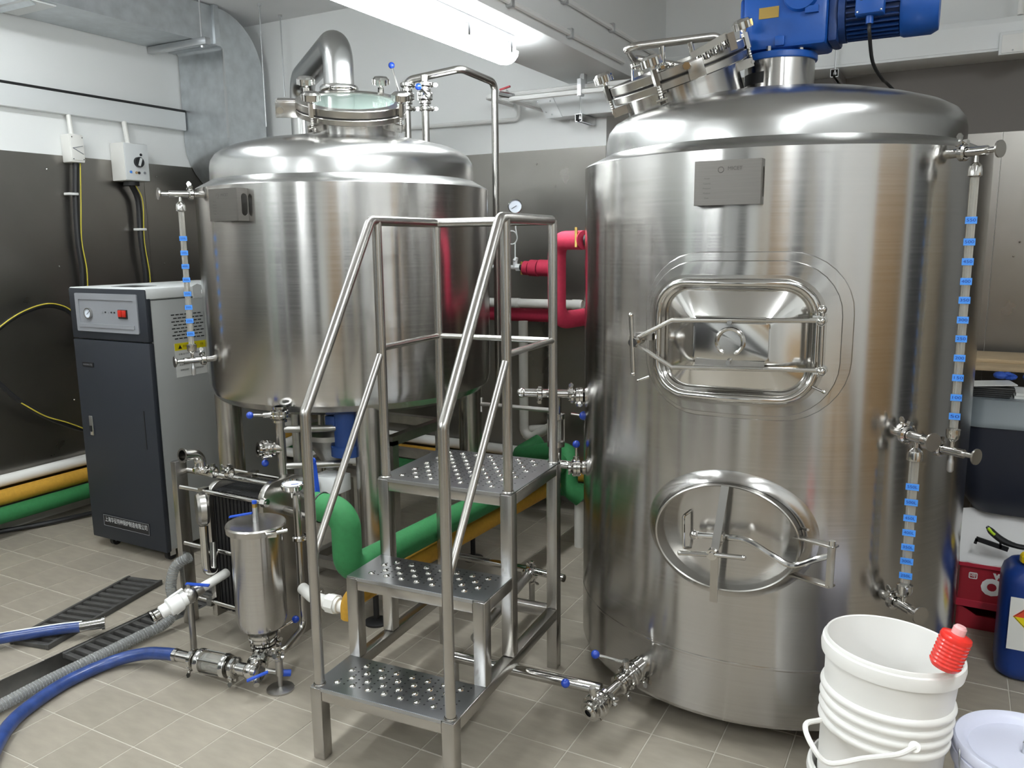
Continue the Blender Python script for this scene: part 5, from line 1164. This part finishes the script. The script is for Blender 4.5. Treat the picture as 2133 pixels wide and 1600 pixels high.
ch_ = thing('hose', 'clear ribbed hose lying along the floor channel beside the blue one', 'hose', onz(200, 1380, 0))
cp_ = smooth([onz(*p) for p in ((-60, 1502, .03), (20, 1460, .03), (100, 1418, .03), (200, 1370, .03), (290, 1326, .03), (345, 1298, .04), (364, 1268, .08), (356, 1222, .17), (366, 1180, .25), (395, 1160, .29))], 10)
part(ch_, 'hose_body', MB().tube(cp_, .021, 14), 'hose_clear')
hel = []
tot = 0; acc = [0]
for a, b in zip(cp_, cp_[1:]): tot += (b-a).length; acc.append(tot)
for k in range(int(tot/.011*8)):
    d = k/8*.011; i = max(j for j in range(len(acc)) if acc[j] <= d+1e-9); i = min(i, len(cp_)-2)
    p = cp_[i].lerp(cp_[i+1], (d-acc[i])/max(1e-6, acc[i+1]-acc[i])); u_, v_, w_ = frame(cp_[i+1]-cp_[i]); a = k/8*2*PI
    hel.append(p+(u_*math.cos(a)+v_*math.sin(a))*.0208)
part(ch_, 'wire_spiral', MB().tube(hel, .0017, 4), 'hose_spiral')
# white coupling with blue lever
wa, wb_ = at(322, 1284, 2.92), at(395, 1240, 3.0); wdn = (wb_-wa).normalized()
wc = thing('pipe_coupling', 'white plastic quick coupling with a steel ferrule and blue lever by the heat exchanger foot', 'pipe fitting', V((wb_.x, wb_.y, 0)))
part(wc, 'body', MB().lathe([(.018, .02), (.024, .025), (.024, .05), (.034, .055), (.034, .10), (.028, .105), (.028, .135), (.02, .14)], wa, wdn, 22), 'white_plastic'); part(wc, 'cam_arm', MB().bar(wa+wdn*.06+Z_*.036, wa+wdn*.11+Z_*.04, .012, .004).bar(wa+wdn*.08-Z_*.04, wa+wdn*.11-Z_*.036, .01, .006), 'white_plastic')
part(wc, 'ferrule', MB().lathe([(.016, 0), (.027, 0), (.027, .006), (.019, .012), (.019, .03), (.0155, .03), (.0155, 0)], wa-wdn*.012, wdn, 22), 'steel_polished')
part(wc, 'ball_valve', MB().sph(wb_, .032, 16, 10).cyl(wb_-wdn*.03, wb_+wdn*.05, .022, n=14).cyl(wb_, wb_+Z_*.045, .01, n=10), 'steel_dull'); part(wc, 'lever', MB().bar(wb_+Z_*.045-RT*.01, wb_+Z_*.038+RT*.075, .016, .005), 'handle_blue', 'blue lever')
part(wc, 'pipe', MB().tube([wb_+wdn*.05, wb_+wdn*.10, wb_+wdn*.13+FWD*.05], .018, 14), 'pvc_white'); part(wc, 'stand', MB().cyl(V((wb_.x, wb_.y, 0)), wb_, .012, n=12), 'steel_dull')

# ================================================================ RIGHT SIDE: PAILS, CRATES, CAN, TUB
def pail(c, R, h, m_, label, ax=Z_, name='pail', grp='white plastic pails'):
    t = thing(name, label, 'pail', c, grp); c = V(c); s = R/.17
    rb = R*.86
    def rad(z): return rb+(R*.965-rb)*z/h
    pr_ = [(0, 0), (rb-.006, 0), (rb, .006)]
    for z in (.1, .2, .3): pr_.append((rad(h*z), h*z))
    z = h-.245*s
    for k in range(4):
        pr_ += [(rad(z), z), (rad(z)+.007*s, z+.006*s), (rad(z)+.009*s, z+.013*s), (rad(z)+.007*s, z+.020*s), (rad(z), z+.024*s)]; z += .031*s
    pr_ += [(rad(h-.05*s), h-.05*s), (R*1.02, h-.048*s), (R*1.035, h-.03*s), (R*1.02, h-.014*s), (R*.985, h-.012*s), (R*.985, h-.002), (R*.975, h), (R*.955, h-.002), (R*.94, h-.06), (rb-.012, .012), (0, .012)]
    part(t, 'body', MB().lathe(pr_, c, ax, 72), m_, ang=50)
    return t
bc = at(1861, 1337, 1.90); zt2 = bc.z
low = pail((bc.x-.02, bc.y-.0, 0), .150, .27, 'pail_white', 'white ribbed pail standing on the floor under the open pail')
pax = (Z_+RT*.065+V((FWD.x, FWD.y, 0)).normalized()*.02).normalized(); pb0 = bc-pax*.40
top = pail(pb0, .151, .40, 'pail_white', 'open white ribbed pail nested in another, in front of the mash tun', pax)
dC = V((-bc.x, -bc.y, 0)).normalized(); rC = Z_.cross(dC)
ea, eb = V((bc.x, bc.y, zt2-.10))-rC*.172+dC*.03, V((bc.x, bc.y, zt2-.115))+rC*.06+dC*.166
bail = smooth([at(1708, 1500, 1.86), at(1678, 1510, 1.80), at(1690, 1550, 1.74), at(1725, 1590, 1.72), at(1800, 1580, 1.72), at(1870, 1572, 1.725), at(1905, 1556, 1.735)], 6)
part(top, 'carry_handle', MB().tube(bail, .006, 8), 'pail_white', 'white plastic carry handle')
part(top, 'handle_lug', MB().cyl(at(1905, 1556, 1.735), at(1905, 1556, 1.745), .012, n=14), 'pail_white')
rb0 = at(1968, 1383, 1.76); rbx = (UP*.93+RT*.27-FWD*.2).normalized()
rbt = thing('squeeze_bottle', 'small bright red ribbed bottle with a pale cap leaning on the pail rim', 'bottle', rb0)
prf = [(0, -.008), (.026, -.008), (.031, -.002)]
for k in range(7): prf += [(.033, .003+k*.0085), (.0315, .0068+k*.0085)]
prf += [(.033, .064), (.031, .070), (.018, .074), (.0, .074)]
part(rbt, 'body', MB().lathe(prf, rb0, rbx, 30), 'bottle_red'); part(rbt, 'cap', MB().lathe([(.014, .072), (.0135, .088), (.010, .093), (0, .094)], rb0, rbx, 20), 'bottle_cap', 'pale pink cap')
b2c = at(2142, 1556, 1.84); h2 = b2c.z
p2_ = pail((b2c.x, b2c.y, 0), .150, h2-.012, 'pail_lilac', 'closed pale lilac pail with a flat lid at the lower right corner')
part(p2_, 'lid', MB().lathe([(0, h2-.016), (.118, h2-.016), (.126, h2-.006), (.132, h2), (.146, h2+.002), (.150, h2-.002), (.151, h2-.02), (.147, h2-.02)], (b2c.x, b2c.y, 0), Z_, 64), 'pail_lilac', 'flat recessed lid', ang=50)
lk = at(2131, 1549, 1.80); part(p2_, 'lid_spigot', MB().cyl(V((b2c.x, b2c.y, h2-.016))+RT*-.004, V((b2c.x, b2c.y, h2+.01))+RT*-.004, .008, n=12), 'zinc')
part(p2_, 'wire_handle', MB().tube(smooth([at(2001, 1548, 1.86), at(1999, 1575, 1.84), at(2003, 1610, 1.80), at(2030, 1650, 1.76)], 6), .0025, 6), 'zinc')
# crates
cx0, cx1, cyf, cyb = .105, .52, 3.505, 3.80
def crate(z0, z1, label, open_):
    t = thing('bottle_crate', label, 'crate', ((cx0+cx1)/2, (cyf+cyb)/2, z0), 'red bottle crates')
    if not open_: part(t, 'front_wall', MB().bx(cx0, cx1, cyf, cyf+.008, z0+.012, z1-.012), 'crate_red')
    else:
        part(t, 'front_wall', MB().prism([(cx0, z0), (cx1, z0), (cx1, z0+.085), (cx1-.05, z0+.055), (cx0+.07, z0+.055), (cx0+.02, z0+.085), (cx0, z0+.09)], (0, cyf, 0), X_, Z_, -.008, 0), 'crate_red')
    for a in ((cx0, cx0+.008, cyf, cyb), (cx1-.008, cx1, cyf, cyb), (cx0, cx1, cyb-.008, cyb)): part(t, 'wall', MB().bx(*a, z0+.004, z1-.006), 'crate_red')
    part(t, 'floor', MB().bx(cx0, cx1, cyf, cyb, z0+.002, z0+.010), 'crate_red')
    for z in ((z1-.012,) if open_ else (z0, z1-.014)):
        part(t, 'rim', MB().ring(rrect(cx1-cx0-.02, cyb-cyf-.02, .004, 2), rrect(cx1-cx0+.014, cyb-cyf+.014, .008, 2), ((cx0+cx1)/2, (cyf+cyb)/2, z), X_, Y_, 0, .014), 'crate_red_edge')
    return t
czm = ony(1995, 1252, cyf).z; czt = ony(1995, 1168, cyf).z
crate(0, czm-.001, 'red bottle crate on the floor with an open front, under the lettered one', True)
ct = crate(czm, czt, 'red bottle crate with white lettering stacked on another behind the blue can', False)
lg_ = ony(2027, 1199, cyf-.001); part(ct, 'emblem', MB().ring(rrect(.023, .019, .003, 3), rrect(.030, .026, .005, 3), lg_, X_, Z_, 0, .0006), 'ink_white'); text(ct, '啤', lg_+V((0, -.001, 0)), X_, Z_, .022, 'ink_white')
lq = ony(2066, 1226, cyf-.001); text(ct, 'Oc', lq+V((.018, 0, 0)), X_, Z_, .085, 'ink_white', bold=.006); text(ct, 'VO', ony(2084, 1204, cyf-.001), X_, Z_, .03, 'ink_white', bold=.003)
# white cloth and clamp tool
cl = MB(); nx_, ny_ = 14, 8
rows = []
for j in range(ny_+1):
    t_ = j/ny_; row = []
    for i in range(nx_+1):
        s = i/nx_; x = cx0-.005+(cx1-cx0+.02)*s
        y = cyf-.004+.21*t_; z = czt+.004+.16*t_**1.6+.008*math.sin(s*9+t_*5)*t_+.004*math.sin(s*23)
        row.append(V((x, y, z)))
    rows.append(row)
vs = [p for r in rows for p in r]+[p-V((0, 0, .006)) for r in rows for p in r]; n1 = (nx_+1)*(ny_+1); fs = []
for j in range(ny_):
    for i in range(nx_):
        a = j*(nx_+1)+i; fs += [(a, a+1, a+nx_+2, a+nx_+1), (n1+a, n1+a+nx_+1, n1+a+nx_+2, n1+a+1)]
for i in range(nx_): fs += [(i, n1+i, n1+i+1, i+1), (ny_*(nx_+1)+i, ny_*(nx_+1)+i+1, n1+ny_*(nx_+1)+i+1, n1+ny_*(nx_+1)+i)]
for j in range(ny_): a = j*(nx_+1); b = a+nx_; fs += [(a, a+nx_+1, n1+a+nx_+1, n1+a), (b, n1+b, n1+b+nx_+1, b+nx_+1)]
cl.add(vs, fs); single('white_sheet', cl, 'cloth_white', 'creased white sheet lying over the top of the lettered red crate', 'sheet', ang=60)
Tl = thing('ratchet_clamp', 'black hand tool with a lime-tipped handle lying on the white sheet', 'tool', ony(2080, 1120, 3.53))
tk = 3.50
part(Tl, 'upper_handle', MB().tube(smooth([ony(2056, 1097, tk), ony(2070, 1112, tk), ony(2090, 1127, tk), ony(2115, 1137, tk), ony(2140, 1142, tk)], 6), [.006, .008, .010, .012, .013, .013, .013, .013, .013, .013, .013, .013, .013, .013, .012, .012, .011, .011, .010, .010, .010, .010, .010, .010, .010][:25], 10), 'black_plastic')
part(Tl, 'lime_grip', MB().tube([ony(2058, 1100, tk-.008), ony(2066, 1109, tk-.009), ony(2072, 1114, tk-.009)], .006, 8), 'lime', 'lime green grip tip')
part(Tl, 'lower_jaw', MB().bar(ony(2033, 1122, tk), ony(2100, 1145, tk), .008, .018).bar(ony(2030, 1126, tk), ony(2036, 1128, tk), .008, .022), 'black_plastic'); part(Tl, 'link', MB().bar(ony(2084, 1120, tk), ony(2084, 1142, tk), .008, .008, X_), 'black_plastic')
# blue jerrycan
jx0, jx1, jy0, jy1 = .225, .52, 3.12, 3.34; jt = ony(2105, 1172, jy0+.04).z
jc = thing('jerrycan', 'dark blue plastic jerrycan with a yellow screw cap and hazard label at the right edge', 'jerrycan', ((jx0+jx1)/2, (jy0+jy1)/2, 0))
def jl(w, d, z, r): return [V(((jx0+jx1)/2+a, (jy0+jy1)/2+b, z)) for a, b in rrect(w, d, r, 6)]
w_, d_ = jx1-jx0, jy1-jy0
part(jc, 'body', MB().loft([jl(w_-.04, d_-.04, 0, .05), jl(w_-.01, d_-.01, .012, .06), jl(w_, d_, .035, .065), jl(w_, d_, jt-.07, .065), jl(w_-.015, d_-.015, jt-.04, .06), jl(w_-.05, d_-.05, jt-.018, .05), jl(w_-.10, d_-.09, jt-.008, .04)], cap=True), 'jerry_blue', ang=50)
cpos = V((jx0+.085, jy0+.075, jt-.012)); part(jc, 'screw_cap', MB().lathe([(.022, -.01), (.022, .01), (.034, .01), (.037, .014), (.037, .034), (.033, .04), (0, .042)], cpos, Z_, 12), 'cap_yellow', 'yellow screw cap', ang=20)
part(jc, 'carry_handle', MB().tube(fil([V((jx0+.14, jy0+.10, jt-.02)), V((jx0+.14, jy0+.10, jt+.03)), V((jx0+.27, jy0+.10, jt+.03)), V((jx0+.27, jy0+.10, jt-.02))], .02), .014, 12), 'jerry_blue')
la_, lb2 = ony(2106, 1243, jy0-.001), ony(2106, 1352, jy0-.001); lx0 = la_.x
lbp = part(jc, 'hazard_label', MB().bx(lx0, jx1-.04, jy0-.0015, jy0-.0005, lb2.z, la_.z), 'label_white', 'white hazard label')
dcx, dcz, dr_ = ony(2108, 1283, jy0).x+.062, ony(2108, 1283, jy0).z-.0, .06
part(lbp, 'red_half', MB().prism([(-dr_, 0), (dr_, 0), (0, dr_)], (dcx, jy0-.0016, dcz), X_, Z_, 0, .0005), 'label_red'); part(lbp, 'yellow_half', MB().prism([(-dr_, 0), (0, -dr_), (dr_, 0)], (dcx, jy0-.0016, dcz), X_, Z_, 0, .0005), 'label_yellow')
for a, b in (((-dr_, 0), (0, -dr_)), ((-dr_, 0), (0, dr_)), ((0, dr_), (dr_, 0)), ((0, -dr_), (dr_, 0))): part(lbp, 'outline', MB().bar((dcx+a[0]*.93, jy0-.0025, dcz+a[1]*.93), (dcx+b[0]*.93, jy0-.0025, dcz+b[1]*.93), .001, .0016, Y_), 'ink_black')
# dark tub with grey lid
tx0, tx1, ty0, ty1 = .06, .75, 3.62, 4.05
tz0, tz1 = ony(2070, 1080, 3.66).z, ony(2015, 888, ty0).z
tb_ = thing('storage_tub', 'big dark navy storage tub with a grey lid resting behind the red crates', 'tub', ((tx0+tx1)/2, (ty0+ty1)/2, 0))
def tl(w, d, z, r, cx=(tx0+tx1)/2, cy=(ty0+ty1)/2): return [V((cx+a, cy+b, z)) for a, b in rrect(w, d, r, 6)]
tw, td = tx1-tx0, ty1-ty0
part(tb_, 'body', MB().loft([tl(tw-.30, td-.20, tz0, .06), tl(tw-.15, td-.08, tz0+.02, .08), tl(tw-.06, td-.03, tz0+.09, .08), tl(tw-.03, td-.015, tz0+.2, .08), tl(tw-.02, td-.01, tz1, .08)], cap=True), 'tub_navy', ang=60)
lz = ony(2015, 828, ty0+.05).z
lid_ = part(tb_, 'lid', MB().loft([tl(tw, td, tz1, .08), tl(tw, td, tz1+.02, .08), tl(tw-.03, td-.03, tz1+.035, .07), tl(tw-.06, td-.06, lz, .06)], cap=True), 'tub_lid', 'grey tub lid', ang=50)
part(tb_, 'stand', MB().bx(tx0+.15, tx1-.15, ty0+.22, ty1-.08, 0, tz0), 'tub_navy')
for k in range(5):
    o_ = V((.06+.012*k, ty0+.08, lz+.008*k))
    single('folder', MB().bx(o_.x, o_.x+.17-.008*k, o_.y, o_.y+.14, o_.z+.0005, o_.z+.0075), 'black_plastic', ['black folder at the bottom of the pile on the grey tub lid', 'black folder second from the bottom on the grey tub lid', 'black folder in the middle of the pile on the grey tub lid', 'black folder second from the top on the grey tub lid', 'topmost black folder of the pile on the grey tub lid'][k], 'folder', group='black folders on the tub', bevel=.001)
for k in range(2):
    single('paper_stack', MB().bx(.245+.005*k, .42, ty0+.09, ty0+.26, lz+.012*k+.0005, lz+.012*k+.0115), 'label_white', ['lower white paper pack on the grey tub lid', 'upper white paper pack on the grey tub lid'][k], 'paper', group='paper packs on the tub')
single('paper_sheet', MB().box((.16, ty0+.16, lz+.046), (.17, .12, .004), (V((.97, .2, .05)).normalized(), V((-.2, .97, 0)).normalized(), Z_)), 'label_white', 'grey-white sheet lying on the topmost black folder', 'paper')
for k, (gxx, gyy, gs) in enumerate(((.20, ty0+.24, .028), (.31, ty0+.22, .035))):
    g = V((gxx, gyy, lz+.07)); m_ = MB().sph(g, gs, 14, 8, sz=.55)
    for a in (-.8, -.3, .2, .7): m_.tube(smooth([g, g+V((gs*1.2*math.cos(a), -gs*.3, gs*.4*math.sin(a*3))), g+V((gs*2.0*math.cos(a), gs*math.sin(a), -.006))], 4), gs*.26, 7)
    single('rubber_glove', m_, 'glove_blue', ['crumpled blue glove, the smaller left one on the tub', 'crumpled blue glove, the larger right one on the tub'][k], 'glove', group='blue gloves on the tub')
sh_ = thing('wooden_shelf', 'pale wooden shelf boards against the steel wall behind the tub', 'shelf', (.6, 4.45, 0))
for k, (py_, yy) in enumerate(((748, 4.35), (765, 4.2))):
    z = ony(2070, py_, yy).z; part(sh_, 'board', MB().bx(-.1, 1.6, yy, yy+.3, z-.018, z), 'wood', bevel=.002)
for xx in (-.06, 1.5): part(sh_, 'shelf_leg', MB().bx(xx, xx+.05, 4.40, 4.46, 0, ony(2070, 765, 4.2).z-.018), 'wood')
